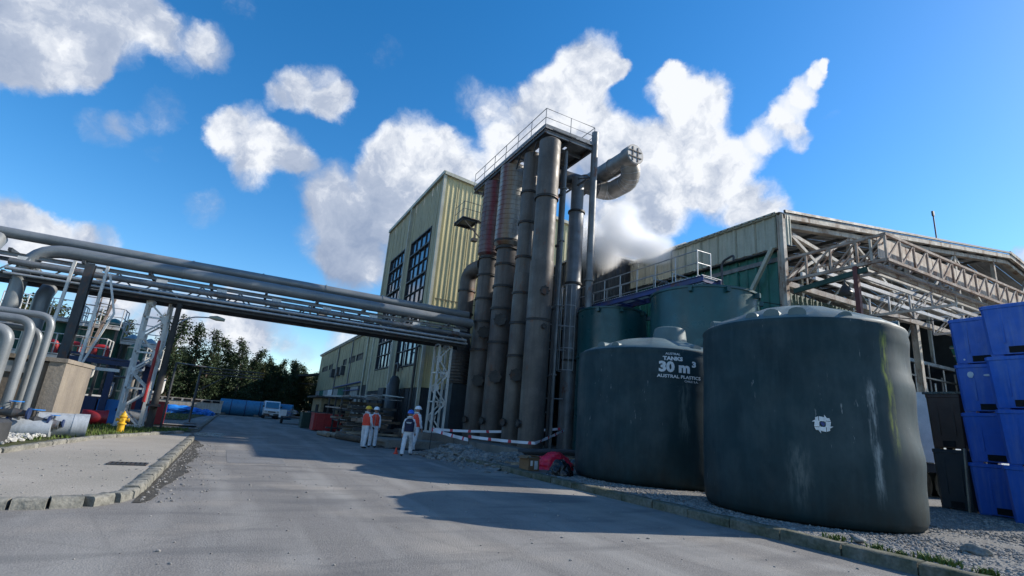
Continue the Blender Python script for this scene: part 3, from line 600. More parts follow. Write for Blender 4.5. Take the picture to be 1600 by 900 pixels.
tb = plastic_tank('plastic_tank', 11.75, 7.6, 2.15, 4.05, TANKB, 'largest dark green plastic tank with white emblem, in front of the bins', 1.3, None, [(-172, .8), (-160, .95), (-146, 1.0), (-120, .7), (-70, .9), (-20, 1), (40, 1), (90, 1), (150, .9)],
    [(R(-78), 3.3, .3, .35, -.035), (R(-80), 2.1, .25, .5, -.03), (R(-74), 1.35, .3, .35, .025), (R(-85), 3.85, .6, .15, .012), (R(-75), 2.75, .25, .25, .01)])
ta = plastic_tank('plastic_tank', 12.4, 13.2, 2.5, 3.98, TANKA, 'dark green plastic tank lettered 30 m3, behind the largest tank', 4.2, (12.83, 12.86), [(-176, 1), (-162, .8), (-100, .8), (-60, 1), (0, 1), (60, 1), (120, 1)],
    [(R(-95), 2.5, .4, .8, -.015)])
# loose pipe end + lugs near the tank1 roof
def wrap_text(txt, size, cx, cy, r, ang, z, m, parent, name='lettering', shear=0, off=.012, ext=.004, bold=0.0, sx=1):
    cu = bpy.data.curves.new(name, 'FONT'); cu.body = txt; cu.size = size; cu.align_x = 'CENTER'; cu.extrude = 0; cu.shear = shear; cu.offset = bold; cu.resolution_u = 3
    o = bpy.data.objects.new(name, cu); COL.objects.link(o); dg = bpy.context.evaluated_depsgraph_get(); me = bpy.data.meshes.new_from_object(o.evaluated_get(dg)); bpy.data.objects.remove(o, do_unlink=True)
    bm = bmesh.new(); bm.from_mesh(me); bmesh.ops.subdivide_edges(bm, edges=[e for e in bm.edges if e.calc_length() > size*.3], cuts=1, use_grid_fill=False); bmesh.ops.triangulate(bm, faces=bm.faces)
    org = ORG[parent]
    for v in bm.verts:
        a = ang+v.co.x*sx/r; v.co = V((cx+(r+off)*math.cos(a), cy+(r+off)*math.sin(a), z+v.co.y))-org
    bm.to_mesh(me); bm.free(); me.materials.clear()
    o = link(name, me, m, parent); return o
LETT = mat('white_lettering', (.7, .74, .76), rough=.7, scale=14, bump=0)
A1 = R(-119)
wrap_text('30 m', .40, 12.4, 13.2, 2.5, A1, 3.38, LETT, ta, bold=.02, sx=1.12)
wrap_text('3', .22, 12.4, 13.2, 2.5, A1+.235, 3.56, LETT, ta, bold=.012, sx=1.25)
wrap_text('AUSTRAL', .085, 12.4, 13.2, 2.5, A1-.02, 3.87, LETT, ta, bold=.002, sx=1.2)
wrap_text('TANKS', .15, 12.4, 13.2, 2.5, A1-.02, 3.71, LETT, ta, bold=.008, sx=1.2)
wrap_text('AUSTRAL PLASTICS', .125, 12.4, 13.2, 2.5, A1+.06, 3.2, LETT, ta, bold=.004, sx=1.2)
wrap_text('CHILE S.A.', .08, 12.4, 13.2, 2.5, A1+.2, 3.1, LETT, ta, bold=.001, sx=1.2)
# emblem on the big tank: four bent arrows round a dark blue centre
EA, EZ = R(-138), 2.0
mb = MB(); mk_ = MB();  s_ = .18
for k in range(4):
    c_, sn = math.cos(k*math.pi/2), math.sin(k*math.pi/2)
    for poly in ([(-.3, .3), (.2, .3), (.2, .18), (.5, .55), (.2, 1.0), (.2, .72), (-.3, .8)], [(-.66, .12), (-.36, .3), (-.36, .78), (-.66, .66)]):
        pts = []
        for a, b_ in poly:
            u_ = (a*c_-b_*sn)*s_; w_ = (a*sn+b_*c_)*s_; an = EA+u_/2.15; pts.append((11.75+2.175*math.cos(an), 7.6+2.175*math.sin(an), EZ+w_))
        mb.add(pts, [tuple(range(len(pts)))])
part('emblem', mb, LETT, tb, smooth=0)
mb = MB(); pts = []
for a, b_ in [(-.22, .1), (.05, -.26), (.26, .02), (.0, .24)]:
    an = EA+a*s_/2.15; pts.append((11.75+2.172*math.cos(an), 7.6+2.172*math.sin(an), EZ+b_*s_))
mb.add(pts, [(0, 1, 2, 3)]); part('emblem_centre', mb, mat('emblem_blue', (.03, .05, .2), rough=.6), tb, smooth=0)

# ================================================================== TEAL STEEL TANKS, WALKWAY, CAGE LADDER
def steel_tank(cx, cy, r, H, lab):
    t = thing('steel_tank', (cx, cy, .1), lab, 'tank', 'teal steel tanks under the walkway'); mb = MB(); mb.lathe((cx, cy, 0), [(r, .1), (r, H)], 64); part('shell', mb, TEAL, t, smooth=30)
    for z in (H, 2.6, 5.1):
        mb = MB(); mb.lathe((cx, cy, 0), [(r-.01, z-.07), (r+.05, z-.07), (r+.05, z+.02), (r-.01, z+.02)], 64, caps=False); part('rim' if z == H else 'seam_ring', mb, TEAL, t)
    mb = MB(); mb.lathe((cx, cy, 0), [(r, H-.01), (r*.5, H+.12), (.02, H+.16)], 48, caps=False); part('roof', mb, TEAL, t)
    for a in (-150, -115, -75, -40):
        mb = MB(); a = R(a); mb.box((cx+(r+.1)*math.cos(a), cy+(r+.1)*math.sin(a), H-.16), (.22, .14, .2), a); part('bracket', mb, TEAL, t)
    return t
steel_tank(17.3, 15.35, 2.22, 7.5, 'teal steel tank at the near end of the walkway, behind both plastic tanks')
steel_tank(16.6, 20.7, 1.75, 7.5, 'teal steel tank at the far end of the walkway beside the cage ladder')
ww = thing('walkway', (15.9, 18, 7.7), 'raised blue grey walkway with pale handrails over the teal tanks', 'walkway')
for x in (15.5, 16.5):
    mb = MB(); mb.ibeam((x, 13.7, 7.72), (x, 22.4, 7.72), .12, .24, .02); part('side_beam', mb, BLUEP, ww)
for i in range(9):
    mb = MB(); mb.beam((15.5, 13.9+i*1.05, 7.7), (16.5, 13.9+i*1.05, 7.7), .07, .1); part('cross_beam', mb, BLUEP, ww)
mb = MB()
for i in range(58): mb.beam((15.45, 13.75+i*.15, 7.86), (16.55, 13.75+i*.15, 7.86), .05, .025)
part('grating', mb, GALV, ww, kind='stuff')
def handrail(parent, pts, h=1.1, m=GALV, st=1.15, r=.024, mid=1):
    """posts, top rail and mid rail between the listed corners"""
    for a, b_ in zip(pts[:-1], pts[1:]):
        a, b_ = V(a), V(b_); n_ = max(1, round((b_-a).length/st))
        for i in range(n_+1):
            if i == 0 and a != V(pts[0]): continue
            p = a+(b_-a)*i/n_; mb = MB(); mb.tube(p, p+Z*h, r, 6); part('post', mb, m, parent)
    for k in range(mid+1):
        mb = MB(); z = h*(1-k*.48); mb.path([V(p)+Z*z for p in pts], r, 6); part('rail', mb, m, parent)
handrail(ww, [(15.45, 22.3, 7.85), (15.45, 13.95, 7.85), (16.2, 13.95, 7.85)])
handrail(ww, [(16.55, 22.3, 7.85), (16.55, 17.6, 7.85)])
handrail(ww, [(16.55, 17.6, 7.85), (17.6, 17.6, 7.85), (17.6, 16.4, 7.85), (16.55, 16.4, 7.85)], h=.9)
for (x, y, s, lab) in [(15.9, 16.6, 1, 'curved dark vent pipe on the walkway above the near teal tank'), (15.9, 22.3, .9, 'curved dark vent pipe on the walkway at the ladder end'), (17.4, 14.4, 1.25, 'tall hooked hose rising at the near end of the walkway')]:
    mb = MB(); mb.path(bend([(x, y, 7.55), (x, y, 8.15*1 if s < 1.2 else 9.0), (x, y-.5*s, 8.15 if s < 1.2 else 9.15), (x, y-.5*s, 7.95 if s < 1.2 else 8.9)], .25), .075 if s < 1.2 else .05, 10); single('vent_pipe', mb, STEELD, lab, 'pipe', loc=(x, y, 7.5))
lad = thing('cage_ladder', (15.2, 22.3, .6), 'tall caged ladder climbing to the walkway left of the teal tanks', 'ladder')
for x in (15.0, 15.42):
    mb = MB(); mb.beam((x, 22.3, .55), (x, 22.3, 9.0), .05, .05); part('stile', mb, GALV, lad)
rg = mesh('rung', MB().tube((-.2, 0, 0), (.2, 0, 0), .014, 6))
for i in range(27): piece('rung', rg, GALV, lad, (15.21, 22.3, .8+i*.3))
for i in range(5):
    mb = MB(); z = 4.4+i*1.12; mb.path([(15.0-.0, 22.3, z)]+[(14.75+.42*math.cos(a), 22.3-.02-.0+.55*math.sin(a)-.3, z) for a in [R(70+k*29) for k in range(8)]]+[(15.42, 22.25, z)], .022, 6); part('cage_hoop', mb, GALV, lad)
for k in range(7):
    a = R(70+k*34); x, y = 14.75+.42*math.cos(a), 21.98+.55*math.sin(a); mb = MB(); mb.beam((x, y, 4.4), (x, y, 8.9), .035, .012); part('cage_strap', mb, GALV, lad)
# ================================================================== CREAM TOWER BUILDING
TX = 10.5
tw = thing('tower_building', (TX, 40, 0), 'tall cream clad industrial building with tall gridded windows behind the columns', 'building')
mb = MB(); mb.extr([(TX+.3, 0), (23.7, 0), (23.7, 16.9), (TX+.3, 18.35)], (0, 32.7, 0), X, Z, Y*14.2); part('inner_wall', mb, DKCL, tw, smooth=0)
Um = V((0, -1, 0)); NX = V((-1, 0, 0)); NY = V((0, -1, 0))
def side(y1, y0, z0, z1, m, x=TX, **k): cladwall(tw if x == TX and y1 <= 47.2 else lb, m, (x, y1, z0), Um, Z, y1-y0, z1-z0, NX, **k)
for y1, y0, z0, z1 in [(47.1, 45.4, 3.4, 18.6), (45.4, 40.7, 3.4, 5.1), (45.4, 40.7, 15.25, 18.6), (40.7, 39.1, 3.4, 18.6), (39.1, 34.1, 3.4, 4.9), (39.1, 34.1, 15.2, 18.6), (34.1, 32.4, 3.4, 18.6)]: side(y1, y0, z0, z1, CREAM_SHADE)
side(47.1, 32.4, 0, 3.36, DKCL)
cladwall(tw, CREAM, (TX, 32.4, 3.4), X, Z, 13.2, 15.2, NY, h2=13.9, pw=1.1)
cladwall(tw, DKCL, (TX, 32.4, 0), X, Z, 13.2, 3.36, NY)
for p, q_, w in [((TX-.05, 32.35, 0), (TX-.05, 32.35, 18.7), .2), ((TX-.06, 39.9, 3.4), (TX-.06, 39.9, 18.6), .35), ((TX-.05, 47.15, 0), (TX-.05, 47.15, 18.6), .2)]:
    mb = MB(); mb.beam(p, q_, w, .16); part('corner_trim', mb, TRIM, tw)
mb = MB(); mb.beam((TX-.12, 32.2, 18.68), (TX-.12, 47.3, 18.68), .2, .26); part('roof_flashing', mb, TRIM, tw)
mb = MB(); mb.beam((TX-.12, 32.28, 18.66), (23.8, 32.28, 17.35), .22, .24); part('roof_flashing', mb, TRIM, tw)
mb = MB(); mb.beam((TX+.3, 32.36, 9.4), (23.6, 32.36, 9.4), .03, .06); part('sheet_joint_strip', mb, mat('joint', (.16, .15, .1), rough=.7), tw)
for y0, y1, z0, z1, nc, nr in [(34.15, 39.05, 4.95, 15.15, 4, 9), (40.75, 45.35, 5.15, 15.2, 4, 9)]:
    mb = MB(); yc = (y0+y1)/2
    for y in (y0+.05, y1-.05): mb.box((TX+.04, y, (z0+z1)/2), (.2, .1, z1-z0))
    for z in (z0+.05, z1-.05): mb.box((TX+.045, yc, z), (.22, y1-y0, .1))
    wf = part('window', mb, FRAME, tw)
    pw_, ph_ = (y1-y0-.2)/nc, (z1-z0-.2)/nr
    gm_ = mesh('pane', MB().box((0, 0, 0), (.02, pw_-.07, ph_-.07)))
    for i in range(nc):
        for j in range(nr):
            piece('pane', gm_, GLASS, wf, (TX+.1, y0+.1+pw_*(i+.5), z0+.1+ph_*(j+.5)), rot=(0, R(random.uniform(-.9, .9)), R(random.uniform(-.8, .8))))
    for i in range(1, nc):
        mb = MB(); mb.box((TX+.05, y0+.1+pw_*i, (z0+z1)/2), (.08, .06, z1-z0-.1)); part('mullion', mb, FRAME, wf)
    for j in range(1, nr):
        mb = MB(); mb.box((TX+.03, yc, z0+.1+ph_*j), (.1 if j % 2 else .2, y1-y0-.1, .05 if j % 2 else .12)); part('transom', mb, FRAME, wf)
# ducts and pipes on the low front of the tower
for y, r_, z1, m, lab in [(36.6, .3, 3.5, STEELM, None), (35.8, .35, 3.9, DKCL, None)]:
    mb = MB(); mb.lathe((TX-.75, y, .0), [(r_, 0), (r_, z1), (r_*.6, z1+.25), (.02, z1+.3)], 24); part('silo_duct', mb, m, tw)
mb = MB(); mb.path(bend([(TX-.3, 37.8, 1), (TX-.3, 37.8, 5.2), (TX-.3, 37.0, 5.2), (TX-.3, 37.0, 4.6)], .3), .1, 10); part('wall_pipe', mb, STEELD, tw)
mb = MB(); mb.path(bend([(TX-.2, 33.4, 2), (TX-.2, 33.4, 6.1), (TX-.2, 32.9, 6.1)], .2), .09, 10); mb.path([(TX-.2, 36.2, 4.7), (TX-.2, 36.2, 6.6)], .04, 6); mb.path([(TX-.25, 35.7, 6.0), (TX-.25, 36.9, 6.0)], .04, 6); part('wall_pipe', mb, STEELD, tw)
mb = MB(); mb.box((TX-.5, 38.6, 1.7), (.9, 1.6, 3.4)); part('dark_annex', mb, DKCL, tw)

# LOW BUILDING
lb = thing('low_building', (TX, 64, 0), 'long low cream clad building running away beyond the tower, with strip windows', 'building')
mb = MB(); mb.box((15.55, 63.8, 4.5), (9.5, 33, 8.9)); part('inner_wall', mb, DKCL, lb, smooth=0)
wins = [(51.3, 54.3), (55.0, 58.2), (59.6, 61.5), (68.6, 71.4), (72.6, 77.2)]
cladwall(lb, CREAM_SHADE, (TX, 80.4, 4.0), Um, Z, 33.2, 2.55, NX, pw=1.1)
cladwall(lb, CREAM_SHADE, (TX, 80.4, 7.25), Um, Z, 33.2, 1.85, NX, pw=1.1)
ys = [47.2]+[v for w in wins for v in w]+[80.4]
for k in range(0, len(ys), 2): cladwall(lb, CREAM_SHADE, (TX, ys[k+1], 6.55), Um, Z, ys[k+1]-ys[k], .69, NX, pw=1.1)
for a, c in wins:
    mb = MB(); 
    for z in (6.58, 7.22): mb.box((TX+.02, (a+c)/2, z), (.12, c-a, .06))
    for y in (a+.03, c-.03): mb.box((TX+.02, y, 6.9), (.12, .06, .62))
    wf = part('window', mb, FRAME, lb); k_ = max(1, round((c-a)/1.3)); pw_ = (c-a-.12)/k_
    for i in range(k_):
        mb = MB(); mb.box((TX+.06, a+.06+pw_*(i+.5), 6.9), (.02, pw_-.06, .54)); part('pane', mb, GLASSD, wf)
mb = MB(); mb.beam((TX-.1, 47.3, 9.15), (TX-.1, 80.6, 9.15), .18, .2); part('gutter', mb, STEELM, lb)
mb = MB(); mb.extr([(TX-.3, 9.28), (20, 10.6), (20, 10.5), (TX-.3, 9.18)], (0, 47.2, 0), X, Z, Y*33.4); part('roof', mb, ROOFU, lb, smooth=0)
i = 0
y = 80.2
cols_ = [LGCL, GCLAD, LGCL, WHITE, LGCL, GCLAD, DKCL, LGCL, DKCL]
while y > 47.3:
    w = 3.6; cladwall(lb, cols_[i % 9], (TX, y, 1.1), Um, Z, min(w, y-47.2), 2.85, NX, pw=1.2); i += 1; y -= w
mb = MB(); mb.box((TX+.02, 63.8, .55), (.3, 33, 1.1)); part('plinth', mb, CONC, lb)
for y in (49.3, 56.6, 64.8):
    mb = MB(); mb.tube((TX-.15, y, 0), (TX-.15, y, 9.1), .07, 8); part('downpipe', mb, TRIM if y < 50 else STEELM, lb)
mb = MB(); mb.tube((TX-.2, 50, 4.3), (TX-.2, 64, 4.1), .08, 8); mb.tube((TX-.2, 50, 3.6), (TX-.2, 58, 3.6), .05, 8); part('service_pipe', mb, BLUEP, lb)
for y, s in ((62.8, 1.2), (66.5, 1.1), (60, .8)):
    mb = MB(); mb.box((TX-.25, y, 5.9), (.45, s, 1)); part('wall_box', mb, STEELD, lb)
aw = thing('loading_canopy', (8.4, 82, 4.5), 'dark sloping canopy at the far end of the low building', 'canopy')
mb = MB(); mb.extr([(TX, 6.6), (5.0, 5.5), (5.0, 5.35), (TX, 6.3)], (0, 79.5, 0), X, Z, Y*5); part('roof', mb, STEELD, aw)
for y in (79.8, 84.2):
    mb = MB(); mb.beam((5.3, y, 0), (5.3, y, 5.4), .15); part('post', mb, STEELD, aw)
    mb = MB(); mb.beam((5.3, y, 4.6), (TX, y, 5.0), .08); mb.beam((5.3, y, 4.6), (7.8, y, 5.9), .06); part('brace', mb, STEELD, aw)
hut = thing('brick_hut', (8.8, 56, 0), 'small tan hut with dark doorway beside the low building', 'hut')
HUT = mat('tan_wall', (.3, .23, .13), (.2, .16, .1), rough=.9, streak=.4)
mb = MB(); mb.box((9.0, 56, 1.3), (2.8, 6, 2.6)); part('wall', mb, HUT, hut)
mb = MB(); mb.box((8.8, 56, 2.7), (3.6, 7, .14)); part('roof', mb, STEELD, hut)
for x, y, w in ((8.4, 52.97, 1.0), (9.6, 52.97, .7)):
    mb = MB(); mb.box((x, y, 1.05), (w, .08, 2.0)); part('door', mb, HOLE, hut)
mb = MB(); mb.box((7.57, 55, 1.2), (.08, 1.6, 1.5)); part('opening', mb, HOLE, hut)

# ================================================================== SCRUBBER COLUMNS
def column(x, y, r, segs, lab, rings=(), ports=(), m=COLM, extra=None):
    t = thing('scrubber_column', (x, y, .55), lab, 'column', 'tall process columns in a row')
    for nm, prof, mm, fine in segs:
        mb = MB(); mb.lathe((x, y, 0), prof, 40); o = part(nm, mb, mm, t, smooth=30)
        if fine:
            z0, z1 = prof[0][1], prof[-1][1]; k = int((z1-z0)/.3); rr = prof[1][0]
            for i in range(1, k):
                z = z0+(z1-z0)*i/k; mb = MB(); mb.lathe((x, y, z), [(rr-.004, -.022), (rr+.02, -.01), (rr+.02, .01), (rr-.004, .022)], 32, caps=False); part('band', mb, mm, o)
    for z, rr in rings:
        mb = MB(); mb.lathe((x, y, z), [(rr-.01, -.06), (rr+.06, -.06), (rr+.06, -.015), (rr+.05, 0), (rr+.06, .015), (rr+.06, .06), (rr-.01, .06)], 40, caps=False); part('flange_ring', mb, RING, t)
    va = math.atan2(-y, -x)
    for z, a, s, rr in ports:
        a = va+R(a); d = V((math.cos(a), math.sin(a), 0)); c = V((x, y, z))+d*rr; mb = MB(); mb.tube(c-d*.15, c+d*.16, s, 20); p = part('manhole', mb, m, t)
        mb = MB(); mb.tube(c+d*.13, c+d*.19, s*1.25, 12); tn = V((-d.y, d.x, 0))
        for k in range(8): mb.tube(c+d*.1+(tn*math.cos(k*.785)+Z*math.sin(k*.785))*s*1.25, c+d*.23+(tn*math.cos(k*.785)+Z*math.sin(k*.785))*s*1.25, s*.2, 6)
        part('manhole_cover', mb, RING, p)
    return t
PB = .55
column(12.4, 21.1, .5, [('lower_shell', [(.6, PB), (.6, 9.5)], COLM, 0), ('upper_shell', [(.55, 9.5), (.55, 13.0)], COLM, 0), ('upper_shell', [(.58, 13.0), (.58, 16.3), (.45, 16.42)], COLM, 0)], 'smooth grey column nearest the plastic tanks, tallest of the row',
       [(13.0, .57), (5.9+.6, .57)], [(7.9, 18, .17, .54), (6.15, 24, .09, .55), (1.6, -62, .14, .55)])
for (zz0, zz1, dx) in ((6.5, 9.3, .02),):
    pass
column(12.4, 23.0, .4, [('lower_shell', [(.49, PB), (.49, 9.3)], COLM, 0), ('upper_shell', [(.46, 9.3), (.46, 16.4), (.35, 16.5)], COLM, 0)], 'slim grey column with dark rings, second from the plastic tanks',
       [(6.6, .49), (10.2, .46), (12.2, .46), (14.0, .46), (8.2, .48), (4.9, .48)], [(3.9, 0, .24, .48), (1.6, -45, .14, .48)])
column(12.4, 25.2, .54, [('lower_shell', [(.61, PB), (.6, 11.5)], COLD, 0), ('insulated_shell', [(.66, 11.45), (.8, 11.6), (.8, 16.5), (.55, 16.6)], INSUL, 1)], 'column with fat rust streaked ribbed insulation at its top, third from the tanks',
       [(11.3, .65), (10.3, .61), (9.0, .61), (7.7, .61), (5.8, .61), (11.7, .78)], [(7.0, -5, .26, .59), (3.9, -5, .26, .59), (1.6, -50, .14, .59)], COLD)
INS2 = mat('maroon_stained_insulation', (.16, .12, .115), (.09, .06, .06), rough=.5, metal=.45, scale=.9, streak=.8, streakc=(.09, .012, .012), rust=.15, rustc=(.12, .02, .015))
stain(INS2, [(R(-125), .35, (.14, .008, .014), .9)])
column(12.4, 27.6, .54, [('lower_shell', [(.61, PB), (.6, 11.5)], COLD, 0), ('insulated_shell', [(.62, 11.45), (.76, 11.6), (.76, 16.4), (.55, 16.5)], INS2, 1)], 'blackened column with maroon stained ribbed insulation, fourth from the tanks',
       [(11.3, .63), (10.2, .61), (8.7, .61), (7.3, .61), (5.6, .61)], [(6.6, 5, .26, .59), (3.8, 0, .26, .59), (1.6, -45, .14, .59)], COLD)
dk = thing('exhaust_duct', (12.0, 29.8, .55), 'black elbow duct with ribbed lower cone, left of the column row', 'duct')
mb = MB(); mb.path(bend([(12.0, 29.8, 6.3), (12.0, 29.8, 10.9), (12.3, 28.2, 11.0)], 1.1, 9), .5, 28); part('elbow', mb, COLD, dk)
mb = MB(); mb.lathe((12.0, 29.8, 0), [(.62, 3.7), (.66, 5.9), (.52, 6.5)], 32); c_ = part('lower_cone', mb, COLD, dk)
for i in range(12):
    mb = MB(); mb.lathe((12.0, 29.8, 3.8+i*.19), [(.62, -.03), (.68, 0), (.62, .03)], 32, caps=False); part('band', mb, COLD, c_)
mb = MB(); mb.box((12.0, 29.8, 2.1), (1.1, 1.3, 3.1)); part('base_box', mb, DKCL, dk)
for z in (9.6, 8.1): mb = MB(); mb.lathe((12.0, 29.8, z), [(.5, -.05), (.57, -.05), (.57, .05), (.5, .05)], 28, caps=False); part('flange_ring', mb, RING, dk)
# dark process plant behind the ladder
pv = thing('process_vessel', (15.1, 26.5, .55), 'dark upright process vessel in the shade behind the columns', 'vessel')
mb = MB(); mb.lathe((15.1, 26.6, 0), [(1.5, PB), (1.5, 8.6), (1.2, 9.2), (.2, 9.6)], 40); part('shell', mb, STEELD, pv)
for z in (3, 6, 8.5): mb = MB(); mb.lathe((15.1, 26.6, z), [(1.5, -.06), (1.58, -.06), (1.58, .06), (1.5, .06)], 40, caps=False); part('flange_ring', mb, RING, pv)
sh2 = thing('shade_shed', (17.5, 28.5, .55), 'dark clad shed added behind the teal tanks to shade the far road', 'shed'); mb = MB(); mb.box((19.3, 27.5, 6.2), (4.0, 8.2, 11.2)); part('inner_wall', mb, STEELD, sh2)  # added bulk, raised so that its shadow fills the far road
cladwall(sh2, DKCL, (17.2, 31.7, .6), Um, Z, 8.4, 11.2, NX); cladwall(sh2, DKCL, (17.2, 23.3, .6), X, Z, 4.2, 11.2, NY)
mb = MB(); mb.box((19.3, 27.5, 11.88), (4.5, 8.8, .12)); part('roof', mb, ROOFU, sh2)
for x, y, r_, z0, z1, lab in [(13.6, 21.3, .085, .55, 16.3, 'slim grey riser pipe just right of the tallest column'), (13.95, 22.1, .12, .55, 15.8, 'second slim riser pipe, darker, behind the first'), (13.6, 22.9, .06, .55, 11.5, 'thin dark conduit behind the riser pipes')]:
    mb = MB(); mb.tube((x, y, z0), (x, y, z1), r_, 12)
    for z in (4, 7.5, 11, 14): 
        if z < z1: mb.tube((x, y, z), (x, y, z+.08), r_*1.7, 12)
    single('riser_pipe', mb, STEELM if r_ < .1 else STEELD, lab, 'pipe', loc=(x, y, z0))
sc = thing('scaffold', (14.6, 23.8, .55), 'shaded steel frame carrying small pipes between the columns and the ladder', 'frame')
for x, y in ((13.2, 23.8), (14.6, 23.8), (14.6, 22.9)):
    mb = MB(); mb.beam((x, y, .55), (x, y, 9.8), .09); part('post', mb, STEELD, sc)
for z in (2.2, 4.1, 6.0, 7.9, 9.7):
    mb = MB(); mb.beam((13.1, 23.8, z), (14.7, 23.8, z+.02), .08); mb.beam((14.6, 23.8, z+.1), (14.6, 22.8, z+.1), .07); part('brace', mb, STEELM, sc)
for z, x0 in ((2.9, 12.9), (5.4, 12.8), (6.7, 12.7)):
    mb = MB(); mb.tube((x0, 22.5, z), (15.2, 22.2, z+.1), .035, 8); part('pipe', mb, GALV, sc)
# T duct, stainless elbow and capped tube
vd = thing('steam_duct', (15.2, 22.4, .55), 'large steel duct with bright elbow and round gridded cap, right of the platform', 'duct')
mb = MB(); mb.lathe((15.2, 22.4, 0), [(.42, .55), (.42, 13.4), (.36, 13.5), (.36, 15.6)], 32); part('riser', mb, STEELM, vd)
for z in (13.45, 9.2, 5): mb = MB(); mb.lathe((15.2, 22.4, z), [(.4, -.05), (.49, -.05), (.49, .05), (.4, .05)], 32, caps=False); part('flange_ring', mb, RING, vd)
mb = MB(); mb.tube((13.1, 23.3, 15.75), (17.1, 23.0, 15.75), .5, 28); part('header', mb, STEELD, vd)
for x in (13.9, 14.6, 16.2): mb = MB(); mb.tube((x-.07, 23.26, 15.75), (x+.07, 23.24, 15.75), .6, 28); part('flange_ring', mb, RING, vd)
mb = MB(); mb.path(bend([(17.0, 23.05, 15.75), (17.9, 22.9, 15.75), (18.0, 21.3, 15.8), (17.7, 20.7, 16.1), (17.4, 20.7, 16.8)], 1.0, 8), .55, 30); el = part('elbow', mb, STAIN, vd)
pth = bend([(17.0, 23.05, 15.75), (17.9, 22.9, 15.75), (18.0, 21.3, 15.8), (17.7, 20.7, 16.1), (17.4, 20.7, 16.8)], 1.0, 8)
for i in range(2, len(pth)-2, 3):
    d = (pth[i+1]-pth[i]).normalized(); mb = MB(); mb.tube(pth[i]-d*.015, pth[i]+d*.015, .565, 30); part('seam', mb, GALV, el)
mb = MB(); mb.tube((17.3, 24.0, 16.75), (17.3, 20.5, 16.75), .53, 30); tb_ = part('cross_tube', mb, STAIN, vd)
mb = MB(); mb.tube((17.3, 20.55, 16.75), (17.3, 19.95, 16.75), .6, 30); part('cap_collar', mb, STAIN, vd); mb = MB(); mb.tube((17.3, 21.9, 16.75), (17.3, 21.8, 16.75), .57, 30); part('joint_collar', mb, STAIN, vd)
mb = MB(); mb.tube((17.3, 19.97, 16.75), (17.3, 19.93, 16.75), .54, 30); cp_ = part('cap_face', mb, CAPM, vd)
for k in (-.18, .18):
    mb = MB(); mb.beam((17.3+k, 19.925, 16.75-.44), (17.3+k, 19.925, 16.75+.44), .06, .03); part('grid_bar', mb, RING, cp_)
    mb = MB(); mb.beam((17.3-.44, 19.915, 16.75+k), (17.3+.44, 19.915, 16.75+k), .03, .06); part('grid_bar', mb, RING, cp_)
mb = MB(); mb.tube((17.3, 23.9, 16.75), (16.2, 23.2, 16.0), .46, 28); part('link_tube', mb, STAIN, vd)

# ================================================================== TOP PLATFORM
pl = thing('top_platform', (13.4, 25.2, 16.6), 'high railed steel platform on top of the columns', 'platform')
for x in (11.85, 13.4, 14.95):
    mb = MB(); mb.ibeam((x, 20.7, 16.66), (x, 29.9, 16.66), .14, .26, .02); part('main_beam', mb, STEELD, pl)
for i in range(9):
    y = 20.75+i*1.13; mb = MB(); mb.ibeam((11.8, y, 16.62), (15.0, y, 16.62), .1, .18, .015); part('cross_beam', mb, STEELM, pl)
for (x0, x1, y0, y1) in [(11.8, 12.6, 20.7, 29.9), (12.6, 15.0, 20.7, 21.7), (13.9, 15.0, 21.7, 25.5)]:
    mb = MB(); mb.box(((x0+x1)/2, (y0+y1)/2, 16.83), (x1-x0, y1-y0, .035)); part('deck_plate', mb, STEELM, pl)
for a, c in [((11.78, 20.66, 16.93), (11.78, 29.94, 16.93)), ((11.78, 20.66, 16.93), (15.05, 20.66, 16.93))]:
    mb = MB(); mb.beam(a, c, .02, .18); part('kick_plate', mb, STEELM, pl)
handrail(pl, [(15.0, 25.5, 16.85), (15.0, 20.7, 16.85), (11.8, 20.7, 16.85), (11.8, 29.9, 16.85)], h=1.12, m=STEELM, st=1.6, r=.022)
mb = MB(); mb.box((13.2, 21.3, 17.0), (1.4, .8, .3)); mb.box((13.2, 21.3, 17.18), (1.0, .6, .12)); part('equipment_cover', mb, STEELD, pl)
for x, y in ((12.0, 22.2), (12.0, 24.1), (12.0, 26.4), (12.0, 28.8)):
    mb = MB(); mb.beam((x, y, 15.9), (x-.1, y-.6, 16.6), .07); mb.beam((13.3, y, 15.9), (13.3, y-.6, 16.6), .07); part('knee_brace', mb, STEELD, pl)
mb = MB(); mb.beam((15.0, 21.0, 15.0), (15.0, 25.2, 15.0), .08); mb.beam((15.0, 21, 15.0), (15.0, 25.2, 16.5), .05); part('side_frame', mb, STEELD, pl)
mb = MB(); mb.tube((15.08, 20.75, .55), (15.08, 20.75, 17.7), .19, 24); mb.tube((15.08, 20.75, 9), (15.08, 20.75, 9.1), .26, 24); single('support_pole', mb, STEELM, 'grey steel pole holding up the near right corner of the platform', 'pole', loc=(15.08, 20.75, .55))
sp_ = thing('side_landing', (11.2, 29.8, 14), 'small railed side landing hanging left of the column row', 'landing')
mb = MB(); mb.box((11.5, 29.9, 14.35), (1.2, 1.6, .05)); part('deck_plate', mb, STEELM, sp_)
for y in (29.2, 30.6): mb = MB(); mb.ibeam((10.9, y, 14.25), (12.4, y, 14.25), .08, .16); part('beam', mb, STEELD, sp_)
for x in (11.0, 12.0): mb = MB(); mb.ibeam((x, 29.1, 14.24), (x, 30.7, 14.24), .08, .14); part('beam', mb, STEELD, sp_)
handrail(sp_, [(12.1, 29.1, 14.37), (10.92, 29.1, 14.37), (10.92, 30.7, 14.37)], h=1.05, m=STEELM, st=.9, r=.02)
